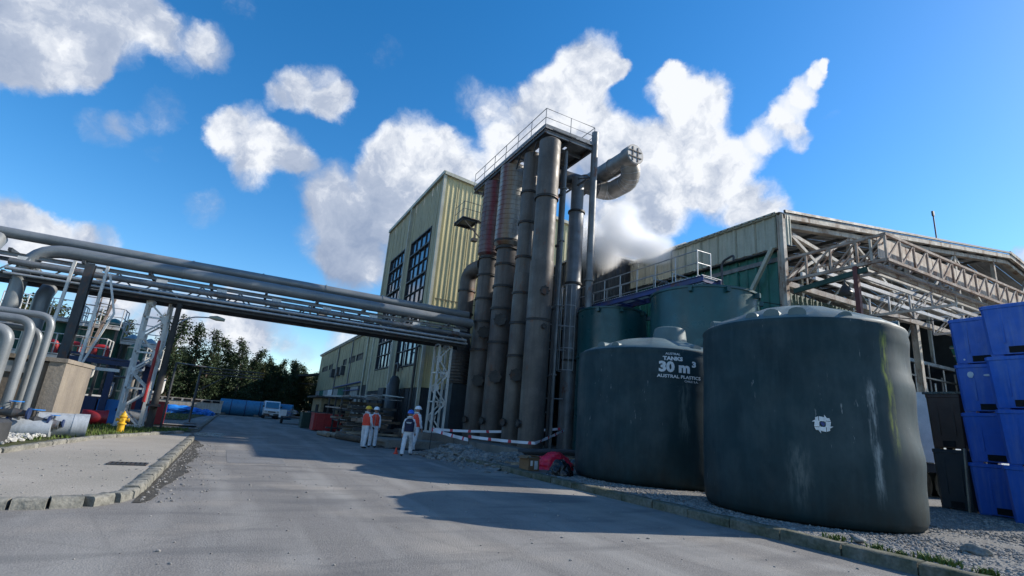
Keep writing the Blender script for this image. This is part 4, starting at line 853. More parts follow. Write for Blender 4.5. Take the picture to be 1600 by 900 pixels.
mb = MB(); mb.beam((11.0, 29.2, 14.2), (12.4, 29.2, 13.1), .06); mb.beam((11.9, 29.2, 14.2), (11.9, 29.2, 13.0), .08); mb.box((11.9, 29.2, 12.95), (.35, .35, .2)); part('brace', mb, STEELD, sp_)

# ================================================================== PIPE BRIDGE
br = thing('pipe_bridge', (1, 28, 5.5), 'long steel truss pipe bridge crossing high over the road', 'bridge')
BX0, BX1 = -24, 11.3
for y in (27.35, 28.65):
    for z, h_ in ((5.72, .22), (6.62, .16)):
        mb = MB(); mb.ibeam((BX0, y, z), (BX1, y, z), .14, h_, .02); part('chord', mb, STEELD if z < 6 else STEELM, br)
    x = BX0+.2; k = 0
    while x < BX1-1:
        mb = MB(); mb.beam((x, y, 5.82), (x+.8, y, 6.55), .055); mb.beam((x+.8, y, 6.55), (x+1.6, y, 5.82), .055); part('diagonal_pair', mb, STEELM if k % 3 else STEELW, br); x += 1.6; k += 1
    x = BX0+1
    while x < BX1:
        mb = MB(); mb.box((x, y-.1, 6.45), (.42, .03, .26)); mb.box((x, y-.1, 6.25), (.16, .025, .2)); part('gusset_plate', mb, STEELW, br); x += 1.6*1.5
x = BX0+.5
while x < BX1:
    mb = MB(); mb.beam((x, 27.2, 6.78), (x, 28.8, 6.78), .12, .14); part('pipe_bearer', mb, STEELD, br)
    mb = MB(); mb.beam((x, 27.2, 5.86), (x, 28.8, 5.86), .1, .1); part('pipe_bearer', mb, STEELD, br); x += 2.4
def pipe(pts, r, m, lab, br_=.6, n=20, name='process_pipe', rings=None, group=None, nb=8):
    t = thing(name, pts[0], lab, 'pipe', group); P_ = bend(pts, br_, nb); mb = MB(); mb.path(P_, r, n); part('tube', mb, m, t, smooth=50)
    if rings:
        a, c, st = rings; a, c = V(a), V(c); k = int((c-a).length/st); d = (c-a).normalized(); rm = MB(); 
        me = mesh('seam_band', MB().tube(-d*.03, d*.03, r+.012, n))
        for i in range(1, k): piece('seam_band', me, m, t, a+d*st*i)
    return t
pipe([(-8.6, 27.5, .3), (-8.6, 27.5, 7.1), (11.6, 27.5, 7.1)], .27, PIPEG, 'fat grey pipe on the near side of the bridge top, turning down at the left', 1.3, 26, rings=((-6, 27.5, 7.1), (11.4, 27.5, 7.1), 2.9))
pipe([(-13.5, 28.4, 7.7), (-9.6, 28.4, 7.7), (11.7, 28.4, 7.75)], .23, PIPEG, 'fat grey pipe on the far side of the bridge top', 1.3, 26, rings=((-6, 28.4, 7.716), (11.4, 28.4, 7.8), 3.1))
pipe([(-10.0, 27.7, .3), (-10.0, 27.7, 6.6), (-10.0, 28.4, 7.4)], .34, PIPEG, 'fat grey riser pipe at the left edge of the picture', .6, 22)
pipe([(-7.9, 28.2, .3), (-7.9, 28.2, 5.2), (-7.9, 28.6, 5.6)], .3, PIPEG, 'mid grey riser pipe under the left end of the bridge', .3, 20)
pipe([(-9, 27.2, 6.3), (11.5, 27.2, 6.3)], .13, STEELM, 'medium pipe slung along the near face of the bridge', .2, 14, rings=((-8, 27.2, 6.3), (11, 27.2, 6.3), 2.2))
pipe([(-9, 27.05, 5.98), (11.2, 27.05, 5.98)], .075, GALV, 'bright small pipe along the lower near face of the bridge', .2, 10)
pipe([(-9, 27.05, 5.78), (11.2, 27.05, 5.78)], .06, GALV, 'lowest thin pipe along the near face of the bridge', .2, 10)
pipe([(-9, 28.0, 6.0), (11.3, 28.0, 6.0)], .16, STEELD, 'dark pipe inside the bridge truss', .2, 12)
pipe([(-9, 27.8, 6.05), (11.0, 27.8, 6.2)], .09, STEELM, 'grey conduit inside the bridge truss', .2, 10)
def lattice_leg(x, y, z0, z1, w, d, m, lab, st=.75):
    t = thing('truss_leg', (x, y, z0), lab, 'truss column')
    for sx in (-1, 1):
        for sy in (-1, 1):
            mb = MB(); mb.beam((x+sx*w/2, y+sy*d/2, z0), (x+sx*w/2, y+sy*d/2, z1), .12, .07); part('leg', mb, m, t)
    k = int((z1-z0)/st); st = (z1-z0)/k
    for sy in (-1, 1):
        for i in range(k):
            a, c = (-1, 1) if i % 2 else (1, -1); mb = MB(); mb.beam((x+a*w/2, y+sy*d/2, z0+i*st), (x+c*w/2, y+sy*d/2, z0+(i+1)*st), .07, .05, (0, 1, 0)); part('lacing_bar', mb, m, t)
            mb = MB(); s = 1 if i % 2 else -1; mb.extr([(0, -.22), (s*-.2, -.1), (s*-.2, .1), (0, .22)], (x+s*w/2, y+sy*(d/2+.045), z0+(i+1)*st), X, Z, Y*.015); part('gusset_plate', mb, m, t)
    for i in range(0, k+1, 2):
        for sx in (-1, 1):
            mb = MB(); mb.beam((x+sx*w/2, y-d/2, z0+i*st+.05), (x+sx*w/2, y+d/2, z0+i*st+.05), .05, .07); part('strut', mb, m, t)
        mb = MB(); mb.beam((x-w/2, y-d/2-.01, z0+i*st+.05), (x+w/2, y-d/2-.01, z0+i*st+.05), .05, .08); part('strut', mb, m, t)
    mb = MB(); mb.box((x, y, z0+.03), (w+.25, d+.25, .08)); part('base_plate', mb, m, t)
    return t
lattice_leg(-3.72, 28, .13, 5.6, .85, .8, STEELW, 'white lattice leg of the pipe bridge standing by the yellow hydrant')
lattice_leg(10.2, 28, .76, 5.6, .7, .8, STEELW, 'white lattice leg of the pipe bridge between tower and columns')
# dark H column with white ladder flanges on the concrete block
hc = thing('steel_column', (-6.1, 26, 2.2), 'dark H shaped column with white ladder rails on the concrete block', 'column')
mb = MB(); mb.ibeam((-6.12, 26, 1.6), (-6.12, 26, 6.5), .3, .32, .04, (0, 1, 0)); part('shaft', mb, STEELD, hc)
for x in (-6.75, -5.55):
    mb = MB(); mb.beam((x, 25.9, 2.25), (x+(.12 if x < -6 else 0), 25.9, 6.5), .1, .12); part('stile', mb, STEELW, hc)
for i in range(12):
    mb = MB(); mb.beam((-5.88, 25.85, 2.5+i*.33), (-5.56, 25.85, 2.5+i*.33), .03, .03); part('rung', mb, RUSTY, hc)
mb = MB(); mb.beam((-5.5, 25.8, 2.3), (-4.9, 25.8, 4.6), .09, .07); mb.beam((-6.7, 25.8, 2.35), (-4.2, 25.8, 2.35), .1, .12); mb.beam((-4.9, 25.8, 4.6), (-5.4, 25.8, 6.2), .07, .07); part('brace', mb, STEELW, hc)
cb = thing('concrete_block', (-5, 23, 0), 'big stained concrete block with overhanging right edge under the bridge', 'block')
BLK = mat('stained_concrete', (.2, .165, .13), (.14, .12, .1), rough=.92, scale=.8, streak=.6, streakc=(.09, .06, .04), bump=.5, bscale=14, rust=.25, rustc=(.2, .09, .045))
mb = MB(); mb.box((-6.5, 21.7, 1.05), (3.1, 3.2, 2.3)); part('body', mb, BLK, cb)
BLK2 = mat('pale_concrete', (.27, .235, .19), (.19, .165, .14), rough=.92, scale=.8, streak=.5, streakc=(.15, .12, .09), bump=.5, bscale=14)
mb = MB(); mb.box((-4.78, 21.65, 1.1), (.4, 3.3, 2.35)); part('side_slab', mb, BLK2, cb)
mb = MB(); mb.box((-6.3, 21.7, 2.3), (3.5, 3.5, .12)); part('cap_slab', mb, BLK2, cb)
mb = MB(); mb.box((-5.6, 20.06, 2.0), (.9, .05, .32)); part('steel_plate', mb, GALV, cb)
el_ = thing('street_lamp', (-2.9, 27.3, 0), 'dark concrete utility pole carrying a street lamp on a long arm', 'street lamp')
mb = MB(); mb.tube((-2.9, 27.2, 0), (-2.9, 27.2, 5.6), .15, 12, r2=.11); part('pole', mb, mat('dark_pole', (.05, .046, .042), rough=.9, streak=.3), el_)
mb = MB(); mb.path(bend([(-2.9, 27.2, 4.6), (-2.4, 27.2, 5.1), (-1.45, 27.2, 5.2)], .5), .03, 8); part('arm', mb, GALV, el_)
mb = MB(); mb.path([(-1.65, 27.2, 5.2), (-1.35, 27.2, 5.2), (-1.0, 27.2, 5.16)], [.05, .12, .07], 12); part('lamp_head', mb, mat('lamp_head_paint', (.3, .32, .25), rough=.5), el_)
mb = MB(); mb.box((-2.9, 27.0, 1.1), (.5, .4, .1)); part('clamp', mb, STEELD, el_)
mb = MB(); mb.tube((-3.35, 27.6, 3.9), (-3.35, 27.6, 1.2), .07, 10); single('red_pipe', mb, RED, 'thin upright red fire pipe between white truss leg and lamp pole', 'pipe', loc=(-3.35, 27.6, 1.2))
mb = MB(); mb.tube((-2.5, 27.5, 0), (-2.5, 27.5, 3.0), .05, 8); mb.path([(-2.5, 27.5, 3.0), (-1.2, 40, 3.6)], .04, 6); single('conduit', mb, STEELD, 'thin dark conduit strapped beside the lamp pole', 'pipe', loc=(-2.5, 27.5, 0))
# horizontal dark arms behind the lamp pole
ar = thing('arm_rack', (-.5, 40, 3.2), 'dark cantilever rack with level arms in front of the far trees', 'rack')
for z in (3.35, 3.15, 3.55):
    mb = MB(); mb.beam((-2.2, 39, z), (1.6, 39, z), .1, .07); part('arm', mb, STEELD, ar)
mb = MB(); mb.beam((-2.1, 39, 0), (-2.1, 39, 3.7), .08); part('post', mb, STEELD, ar)
mb = MB(); mb.beam((-2.1, 39, 2.0), (-.6, 39, 3.1), .07); part('brace', mb, STEELD, ar)

# ------------------------------------------------ foreground pipe manifold, left
for k, (x, y, z, zb, r_, lab) in enumerate([
    (-5.05, 19.4, 3.5, .75, .1, 'outermost slim grey pipe bending down over the valves'),
    (-5.42, 19.2, 3.3, .7, .12, 'second grey pipe bending down over the valves'),
    (-5.3, 19.7, 3.1, .7, .095, 'thin grey pipe between the two slim ones'),
    (-5.75, 18.9, 2.95, 1.0, .16, 'thick grey pipe bending down at the left picture edge'),
    (-5.98, 19.3, 2.55, .8, .13, 'lowest grey bent pipe at the left picture edge')]):
    pipe([(-9.5, y, z), (x, y, z), (x, y, zb)], r_, PIPEG, lab, .38, 18, group='grey pipes bending down to the valves')
def valve(x, y, z, lab, ax=X, s=1.0):
    t = thing('valve', (x, y, z), lab, 'valve', 'valves of the pipe manifold'); c = V((x, y, z))
    mb = MB(); mb.path([c-ax*.32*s, c-ax*.12*s, c, c+ax*.12*s, c+ax*.32*s], [.07*s, .1*s, .14*s, .1*s, .07*s], 14); part('body', mb, STEELD, t)
    for k in (-1, 1):
        mb = MB(); mb.tube(c+ax*k*.29*s, c+ax*k*.34*s, .16*s, 16); part('flange', mb, NAVY if k > 0 else STEELM, t)
    mb = MB(); mb.tube(c, c+Z*.3*s, .035*s, 8); part('stem', mb, STEELM, t)
    mb = MB()
    P_ = [c+Z*.3*s+V((math.cos(a), math.sin(a), 0))*.15*s for a in [2*math.pi*i/14 for i in range(15)]]; mb.path(P_, .016*s, 6, caps=False)
    for a in range(4): mb.tube(c+Z*.3*s, c+Z*.3*s+V((math.cos(a*1.57), math.sin(a*1.57), 0))*.15*s, .011*s, 5)
    part('handwheel', mb, BLUE, t)
valve(-4.75, 19.4, .55, 'black valve with blue wheel at the right end of the manifold')
valve(-5.15, 19.0, .75, 'raised valve with blue wheel under the slim pipes')
valve(-5.6, 19.1, .5, 'low valve at the left end of the manifold', s=1.15)
valve(-4.35, 19.45, .52, 'small end valve sticking out over the fallen duct', s=.7)
pipe([(-8, 19.25, .45), (-4.2, 19.4, .48)], .11, STEELM, 'low grey header pipe joining the valves', .2, 14)
for x in (-5.2, -6.1):
    mb = MB(); mb.beam((x, 19.5, 0), (x, 19.5, .5), .1); mb.beam((x-.3, 19.5, .4), (x+.3, 19.5, .4), .08); single('pipe_support', mb, STEELW, 'white steel pipe support under the manifold, '+('right' if x > -5.5 else 'left')+' one', 'support', loc=(x, 19.5, 0))
mb = MB(); mb.lathe((-5.1, 16.6, 0), [(.62, 0), (.62, .62), (.55, .68), (.02, .7)], 28); single('round_pit_cover', mb, STEELD, 'dark round drum at the left picture edge near the kerb', 'drum', loc=(-5.1, 16.6, 0))
# fallen grey duct
fd_ = thing('fallen_duct', (-4.3, 20.3, .45), 'pale grey duct length lying against the concrete block', 'duct')
DUCTG = mat('pale_grey_duct', (.4, .43, .46), (.3, .33, .36), rough=.5, metal=.1, scale=1.2, streak=.3)
mb = MB(); mb.tube((-4.8, 19.75, .45), (-3.95, 19.9, .45), .34, 32); part('tube', mb, DUCTG, fd_)
mb = MB(); mb.tube((-4.0, 19.89, .45), (-3.65, 19.96, .45), .35, 32); part('tube', mb, DUCTG, fd_)
mb = MB(); mb.tube((-5.5, 19.35, .33), (-4.35, 19.45, .33), .27, 28); single('duct_piece', mb, DUCTG, 'short pale grey duct piece on the pale stones below the valves', 'duct', loc=(-5, 19.4, .33))
# blue canopy frame, blue cabinet, red drum, hydrant
ca = thing('blue_canopy', (-5.4, 30.5, 0), 'navy steel canopy on square posts behind the concrete block', 'canopy')
for x, y in ((-5.1, 29.6), (-4.0, 31.5), (-6.9, 29.6), (-6.9, 31.5)):
    mb = MB(); mb.beam((x, y, 0), (x, y, 2.9), .24); part('post', mb, NAVY, ca)
mb = MB(); mb.box((-5.5, 30.5, 3.0), (3.3, 2.4, .1), 0, 0, R(4)); part('roof', mb, NAVY, ca)
mb = MB(); mb.beam((-7.1, 29.3, 2.85), (-3.9, 29.3, 2.75), .1, .2); part('front_beam', mb, NAVY, ca)
cbt = thing('blue_cabinet', (-5.0, 30.2, 0), 'bright blue cabinet standing under the navy canopy', 'cabinet')
mb = MB(); mb.box((-4.85, 30.1, .62), (.9, .8, 1.1)); part('body', mb, BLUE, cbt)
mb = MB(); mb.box((-4.85, 29.68, .64), (.8, .03, 1.0)); d_ = part('door', mb, BLUE, cbt)
mb = MB(); mb.box((-4.55, 29.65, .75), (.05, .04, .12)); part('handle', mb, HOLE, d_)
mb = MB(); mb.box((-5.75, 30.1, .65), (.75, .75, 1.2)); single('navy_box', mb, NAVY, 'dark blue box left of the bright blue cabinet', 'box', loc=(-5.75, 30.1, 0))
mb = MB(); mb.tube((-5.35, 27.6, .42), (-4.55, 27.8, .42), .3, 24); mb.tube((-4.6, 27.8, .42), (-4.5, 27.82, .42), .33, 24); single('red_drum', mb, RED, 'dark red drum lying between concrete block and blue cabinet', 'drum', loc=(-5, 27.7, .4))
mb = MB(); mb.tube((-4.2, 30.6, .45), (-3.5, 30.8, .45), .33, 20); single('grey_drum', mb, STEELM, 'grey drum lying behind the yellow hydrant', 'drum', loc=(-3.9, 30.7, .4))
for x, y, s, lab in ((-3.35, 32.0, 1.1, 'dark red box behind the lamp pole'), (-4.0, 33.3, 1.1, 'red crate left of the white truss leg')):
    mb = MB(); mb.box((x, y, s*.6), (.95, .8, s*.95)); mb.box((x, y, s*1.1), (1.0, .85, .06)); single('red_box', mb, RED, lab, 'box', loc=(x, y, 0))
hy = thing('fire_hydrant', (-3.35, 23.6, .13), 'yellow fire hydrant on the verge beside the white truss leg', 'hydrant')
hx, hy_ = -3.35, 23.7
mb = MB(); mb.lathe((hx, hy_, .1), [(.22, 0), (.22, .06), (.16, .08), (.15, .4), (.2, .42), (.2, .48), (.14, .5), (.14, .75), (.18, .77), (.18, .82), (.13, .86), (.1, .95), (.03, 1.0)], 20); part('barrel', mb, YEL, hy)
for d in (X, -X, -Y):
    mb = MB(); mb.tube(V((hx, hy_, .74)), V((hx, hy_, .74))+d*.24, .07, 12); mb.tube(V((hx, hy_, .74))+d*.22, V((hx, hy_, .74))+d*.28, .09, 8); part('outlet', mb, YEL, hy)
mb = MB(); mb.lathe((hx, hy_, 1.09), [(.04, 0), (.04, .07)], 6); part('operating_nut', mb, YEL, hy)
hy.scale = (.72, .72, .72); hy.location = (-3.4, 23.7, .12)
for c in hy.children: c.location = (.05, -.1, 0)

# ------------------------------------------------ silo yard behind, left
SZ = [(-8.0, 37, .62, 5.0, SILO, 'dark green silo furthest left in the silo yard'), (-6.95, 37.3, .6, 5.4, SILO, 'green silo under the ladder'), (-6.0, 38.2, .5, 4.7, SILOM, 'pale green grey silo in the middle of the yard'), (-5.15, 38.6, .45, 4.6, SILOM, 'slim pale silo at the right of the yard'), (-9.6, 38.5, .8, 5.2, SILO, 'wide green silo behind the bent pipes'), (-11.6, 38.5, .9, 5.1, SILO, 'wide green silo nearest the left edge'), (-5.4, 36.3, .4, 4.1, SILO, 'short green silo with white pipework')]
for x, y, r_, H, m, lab in SZ:
    t = thing('silo', (x, y, 0), lab, 'silo', 'silos in the yard behind the bridge'); mb = MB(); mb.lathe((x, y, 0), [(r_, .5), (r_, H), (r_*.3, H+.25), (.02, H+.3)], 28); part('shell', mb, m, t)
    for z in (1.6, 2.9, H-.05): mb = MB(); mb.lathe((x, y, z), [(r_, -.04), (r_+.04, -.04), (r_+.04, .04), (r_, .04)], 28, caps=False); part('band', mb, TRIM, t)
    for a in (45, 135, 225, 315): mb = MB(); mb.beam((x+r_*.8*math.cos(R(a)), y+r_*.8*math.sin(R(a)), 0), (x+r_*.8*math.cos(R(a)), y+r_*.8*math.sin(R(a)), .6), .09); part('leg', mb, STEELM, t)
def catwalk(x0, x1, y0, y1, z, lab):
    t = thing('catwalk', (x0, y0, z), lab, 'catwalk'); mb = MB(); mb.box(((x0+x1)/2, (y0+y1)/2, z), (x1-x0, y1-y0, .07)); part('deck', mb, STEELM, t)
    mb = MB(); mb.beam((x0, y0, z-.1), (x1, y0, z-.1), .08, .16); part('edge_beam', mb, STEELW, t)
    handrail(t, [(x0, y1, z), (x0, y0, z), (x1, y0, z), (x1, y1, z)], h=1.05, m=STEELW, st=1.0, r=.03, mid=2)
    for x in (x0+.1, x1-.1): mb = MB(); mb.beam((x, y0+.1, 0), (x, y0+.1, z), .12); part('support', mb, STEELD, t)
catwalk(-8.4, -6.4, 36.1, 37.6, 5.1, 'railed catwalk beside the tall ladder among the silos')
catwalk(-6.3, -4.3, 36.6, 38.0, 4.4, 'middle railed catwalk in the silo yard')
catwalk(-4.5, -3.9, 33.5, 36, 2.9, 'low railed catwalk next to the white truss leg')
catwalk(-12.5, -6.3, 33.5, 35, 3.1, 'long railed catwalk behind the bent grey pipes')
catwalk(-12, -8.8, 37, 39.8, 5.3, 'railed top of the wide silos at the far left')
t = thing('yard_ladder', (-7.3, 35.9, 0), 'tall rusty caged ladder rising over the silo yard', 'ladder')
for x in (-7.55, -7.15): mb = MB(); mb.beam((x, 35.9, 0), (x, 35.9, 6.7), .06); part('stile', mb, RUSTY if x < -7.3 else STEELD, t)
for i in range(20): piece('rung', rg, STEELD, t, (-7.35, 35.9, .5+i*.32))
for z in (5.2, 5.7, 6.2, 6.6): mb = MB(); mb.path([(-7.15+0, 35.9, z), (-7.0, 35.5, z), (-7.35, 35.2, z), (-7.7, 35.5, z), (-7.55, 35.9, z)], .025, 6); part('cage_hoop', mb, STEELD, t)
mb = MB(); mb.beam((-6.9, 35.7, 6.6), (-7.6, 35.7, 2.6), .12, .08); part('rusty_brace', mb, RUSTY, t)
random.seed(21)
for k in range(9):
    x = -11+k*.85; z = 1.2+random.random()*1.9; x2 = x+.7+random.random(); pipe([(x, 34.3-.2*(k % 3), .2), (x, 34.3-.2*(k % 3), z), (x2, 34.3-.2*(k % 3), z), (x2, 34.3-.2*(k % 3), z+.8)], .06+.02*(k % 3), STEELW if k % 3 else STEELM, 'small white or grey pipe loop in the tangle under the silos', .15, 8, name='pipe_loop', group='tangle of pipes under the silos', nb=4)
for k, (x, y) in enumerate(((-8.9, 33.9), (-7.9, 33.9), (-6.8, 33.9))):
    mb = MB(); mb.path(bend([(x, y, 3.15), (x, y, 3.75), (x+.5, y, 3.75), (x+.5, y, 3.2)], .2), .13, 12); single('red_bend', mb, RED, ['leftmost', 'middle', 'rightmost'][k]+' red pipe bend on the long catwalk', 'pipe', loc=(x, y, 3.1))
for k, (x, z1, m) in enumerate(((-4.6, 3.4, GALV), (-4.9, 3.2, STAIN), (-5.2, 3.3, STEELW), (-4.3, 2.6, GALV))):
    mb = MB(); mb.lathe((x, 34.4, 0), [(.13, 0), (.13, z1), (.05, z1+.1)], 14); single('stack_pipe', mb, m, ['first', 'second', 'third', 'shortest'][k]+' upright bright pipe behind the navy canopy', 'pipe', loc=(x, 34.4, 0))
# ================================================================== BIG OPEN SHED, RIGHT
sd_ = thing('open_shed', (20, 13.4, 0), 'big open gabled shed with rust stained white steel trusses on the right', 'shed')
SX, SY = 20.0, 13.4; RX, RZ = 44.0, 15.2
def roofz(x): return 11.6+(RZ-11.6)*(x-SX)/(RX-SX) if x <= RX else RZ-(x-RX)*.17
# long side: pale band above, teal wall below set back
cladwall(sd_, FASC, (SX, 58, 10.05), Um, Z, 44.5, 1.5, NX, pw=1.05, pitch=.5, dep=.05)
cladwall(sd_, GCLAD, (SX+.35, 58, .2), Um, Z, 44.3, 9.85, NX, pw=1.05, pitch=.5, dep=.06)
mb = MB(); mb.beam((SX-.06, 58, 11.62), (SX-.06, 13.45, 11.62), .2, .16); part('eave_flashing', mb, FASC, sd_)
mb = MB(); mb.beam((SX-.02, 15.0, 8.2), (SX-.05, 13.75, 10.1), .16, .16); part('side_brace', mb, FASC, sd_)
mb = MB(); mb.beam((SX+.2, 58, 10.0), (SX+.2, 13.6, 10.0), .34, .05); part('soffit_strip', mb, STEELD, sd_)
# roof sheets, ribs down the slope
def roofrun(x0, x1, z0, z1):
    U_ = Y; L0 = math.hypot(x1-x0, z1-z0); Vv = V((x1-x0, 0, z1-z0))/L0; nn_ = Vv.cross(U_)*-1
    if nn_.z > 0: nn_ = -nn_
    y = 13.2
    for i in range(38):
        mb = MB(); clad(mb, (x0, y, z0), U_, Vv, 1.19, L0, nrm=-nn_, pitch=.4, dep=.05); part('roof_sheet', mb, ROOFU, sd_, smooth=0, recalc=False); y += 1.2
roofrun(SX-.25, RX, 11.58, RZ+.02); roofrun(RX+22, RX, RZ-22*.17, RZ+.03)
mb = MB(); mb.beam((SX+.02, 13.12, 11.66), (RX, 13.12, RZ+.1), .1, .12); part('verge_flashing', mb, STEELD, sd_)
mb = MB(); mb.beam((SX-.1, 13.2, 11.42), (RX, 13.2, RZ-.16), .16, .26); part('gable_rafter', mb, STEELR, sd_)
mb = MB(); mb.beam((RX, 13.2, RZ-.16), (RX+22, 13.2, RZ-22*.17-.16), .16, .26); mb.beam((RX, 13.12, RZ+.12), (RX+22, 13.12, RZ-22*.17+.12), .1, .22); part('gable_rafter', mb, STEELR, sd_)
for yy, m in ((13.5, STEELR), (19.5, STEELW), (25.5, STEELW), (31.5, STEELW)):
    fr = []
    def bm(nm, p, q_, w, h_=None, mm=None):
        mb = MB(); mb.beam((p[0], yy, p[1]), (q_[0], yy, q_[1]), w, h_ or w, (0, 1, 0)); part(nm, mb, mm or m, sd_)
    bm('top_chord', (SX+.2, 11.15), (RX, RZ-.5), .22, .3); bm('top_chord', (RX, RZ-.5), (RX+20, RZ-4), .22, .3)
    bm('bottom_chord', (SX+.3, 8.42), (RX, 8.5), .24, .26); bm('bottom_chord', (RX, 8.5), (RX+20, 8.5), .24, .26)
    bm('knee', (SX+.3, 11.0), (27.2, 9.9), .17); bm('knee', (27.2, 9.9), (35.2, 9.9), .15); bm('diagonal', (SX+.4, 11.1), (23.2, 9.6), .16)
    xs = [SX+.25, 25.6, 31, 36.6, 42, 47]
    for i, x in enumerate(xs[1:]):
        bm('web_post', (x, 8.5), (x, roofz(x)-.4), .2, .2, m)
        px_ = xs[i]; bm('web_diagonal', (px_, roofz(px_)-.5), (x, 8.7), .13) if i % 2 else bm('web_diagonal', (px_, 8.6), (x, roofz(x)-.6), .13)
    for x in (SX+.25, 31, 42, 53):
        mb = MB(); mb.ibeam((x, yy, 0), (x, yy, 8.3 if x > 21 else 11.3), .26, .3, .025, (0, 1, 0)); part('post', mb, m, sd_)
for k in range(10):      # purlins
    x = 22+k*2.3
    mb = MB(); mb.beam((x, 13.3, roofz(x)-.25), (x, 58, roofz(x)-.25), .07, .16); part('purlin', mb, STEELM, sd_)
for x, z in ((20.5, 8.9), (20.3, 9.6)):
    mb = MB(); mb.beam((x, 13.6, z), (x, 58, z), .12, .2); part('side_rail', mb, STEELM, sd_)
mb = MB(); mb.ibeam((SX-.08, 13.25, 0), (SX-.08, 13.25, 11.5), .2, .26, .025, (0, 1, 0)); part('corner_post', mb, STEELR, sd_)
cladwall(sd_, FASC, (SX-.1, 13.15, 10.1), X, Z, .5, 1.4, NY, pw=.5)
# lower front walls
cladwall(sd_, mat('grey_green_cladding', (.1, .18, .15), (.07, .13, .11), rough=.5, streak=.4), (SX+.6, 13.9, 0), X, Z, 6.8, 8.25, NY, pw=1.05)
cladwall(sd_, GCLAD, (36.4, 13.9, 0), X, Z, 10, 8.25, NY, pw=1.05)
cladwall(sd_, DKCL, (SX+.6, 50, 0), X, Z, 34, 11, NY, pw=2.2)
mb = MB(); mb.box((50, 32, 6.4), (.2, 36, 12.8)); part('far_wall', mb, DKCL, sd_)
mb = MB(); mb.tube((34.1, 11.9+1.3, roofz(34)+.1), (34.1, 13.2, roofz(34)+1.7), .04, 6); mb.box((34.1, 13.2, roofz(34)+1.75), (.15, .1, .3)); part('antenna', mb, STEELD, sd_)
# canopy outrigger frame: rusty front truss with panel, side trusses, white purlins
oc = thing('canopy_frame', (20, 9.3, 8.4), 'rusty truss canopy frame projecting from the open shed toward the bins', 'truss frame')
def truss(name, a, b, z0, z1, m, st, w=.1, par=oc, sub=None):
    a, b = V((*a, 0)), V((*b, 0)); ln = (b-a).length; d = (b-a)/ln; k = max(1, round(ln/st))
    mb = MB(); mb.beam(a+Z*z1, b+Z*z1, w, w); t = part(name, mb, m, par)
    mb = MB(); mb.beam(a+Z*z0, b+Z*z0, w*1.15, w*1.15); part('bottom_chord', mb, m, t)
    for i in range(k+1):
        p = a+d*ln*i/k; mb = MB(); mb.beam(p+Z*z0, p+Z*z1, w*.75); part('web_post', mb, m, t)
        if i < k:
            q_ = a+d*ln*(i+1)/k; mb = MB(); mb.beam(p+Z*z0, q_+Z*z1, w*.6); part('web_diagonal', mb, m, t)
            nr = V((-d.y, d.x, 0)); mb = MB(); mb.beam(p+nr*.3+Z*z0, q_+nr*.3+Z*z1, w*.45); part('web_diagonal', mb, m, t) if sub else None
    return t
OY = 9.3
truss('front_truss', (20, OY), (48, OY), 8.42, 9.42, RUSTY, 1.0, .095)
truss('inner_truss', (20, OY+.5), (48, OY+.5), 8.42, 9.42, STEELR, 1.25, .1)
for i in range(14):
    mb = MB(); mb.box((21+i*2, OY+.27, 8.98), (1.96, .03, .86)); part('front_panel', mb, RUSTPNL, oc)
truss('side_truss', (20, 13.3), (20, OY), 8.42, 9.4, RUSTY, .9, .1, sub=1)
truss('side_truss', (21.6, 13.3), (21.6, OY+.3), 8.5, 9.3, STEELR, .9, .08)
for x in (26.5, 32.5, 38.5, 44): truss('side_truss', (x, 13.3), (x, OY+.6), 8.0, 8.9, STEELW, .8, .09, sub=1)
for y, z in ((9.95, 8.3), (10.55, 8.55), (11.2, 8.6), (11.9, 8.62), (12.6, 8.62)):
    mb = MB(); mb.beam((20.1, y, z), (47, y, z+.02), .1, .16); part('white_purlin', mb, STEELR if y < 10 else STEELW, oc)
mb = MB(); mb.beam((20, 10.4, 0), (20, 10.4, 8.4), .16, .16); single('red_brown_post', mb, mat('oxide_red_paint', (.13, .03, .025), rough=.6, rust=.3), 'dark oxide red post propping the rusty canopy frame behind the largest tank', 'post', loc=(20, 10.4, 0))
mb = MB(); mb.beam((20.0, 12.9, 7.9), (20.0, 10.0, 8.2), .1, .2); part('sagging_strip', mb, mat('dark_green_strip', (.012, .05, .035), rough=.6), oc)
fl = thing('floodlight', (21.4, 11.6, 8.0), 'round dark floodlight hanging under the canopy frame', 'floodlight')
mb = MB(); mb.lathe((21.4, 11.6, 7.75), [(.22, 0), (.26, .1), (.16, .35), (.05, .5)], 16); part('housing', mb, STEELD, fl)
mb = MB(); mb.tube((21.4, 11.6, 8.2), (21.4, 11.6, 8.55), .03, 6); part('hanger', mb, STEELM, fl)
mb = MB(); mb.path([(19.6, 14.2, 7.6), (21, 12, 7.0), (24, 9.5, 6.8)], .02, 5); single('hanging_cable', mb, BLACK, 'thin black cable hanging between teal tank and shed corner', 'cable', loc=(21, 12, 7))
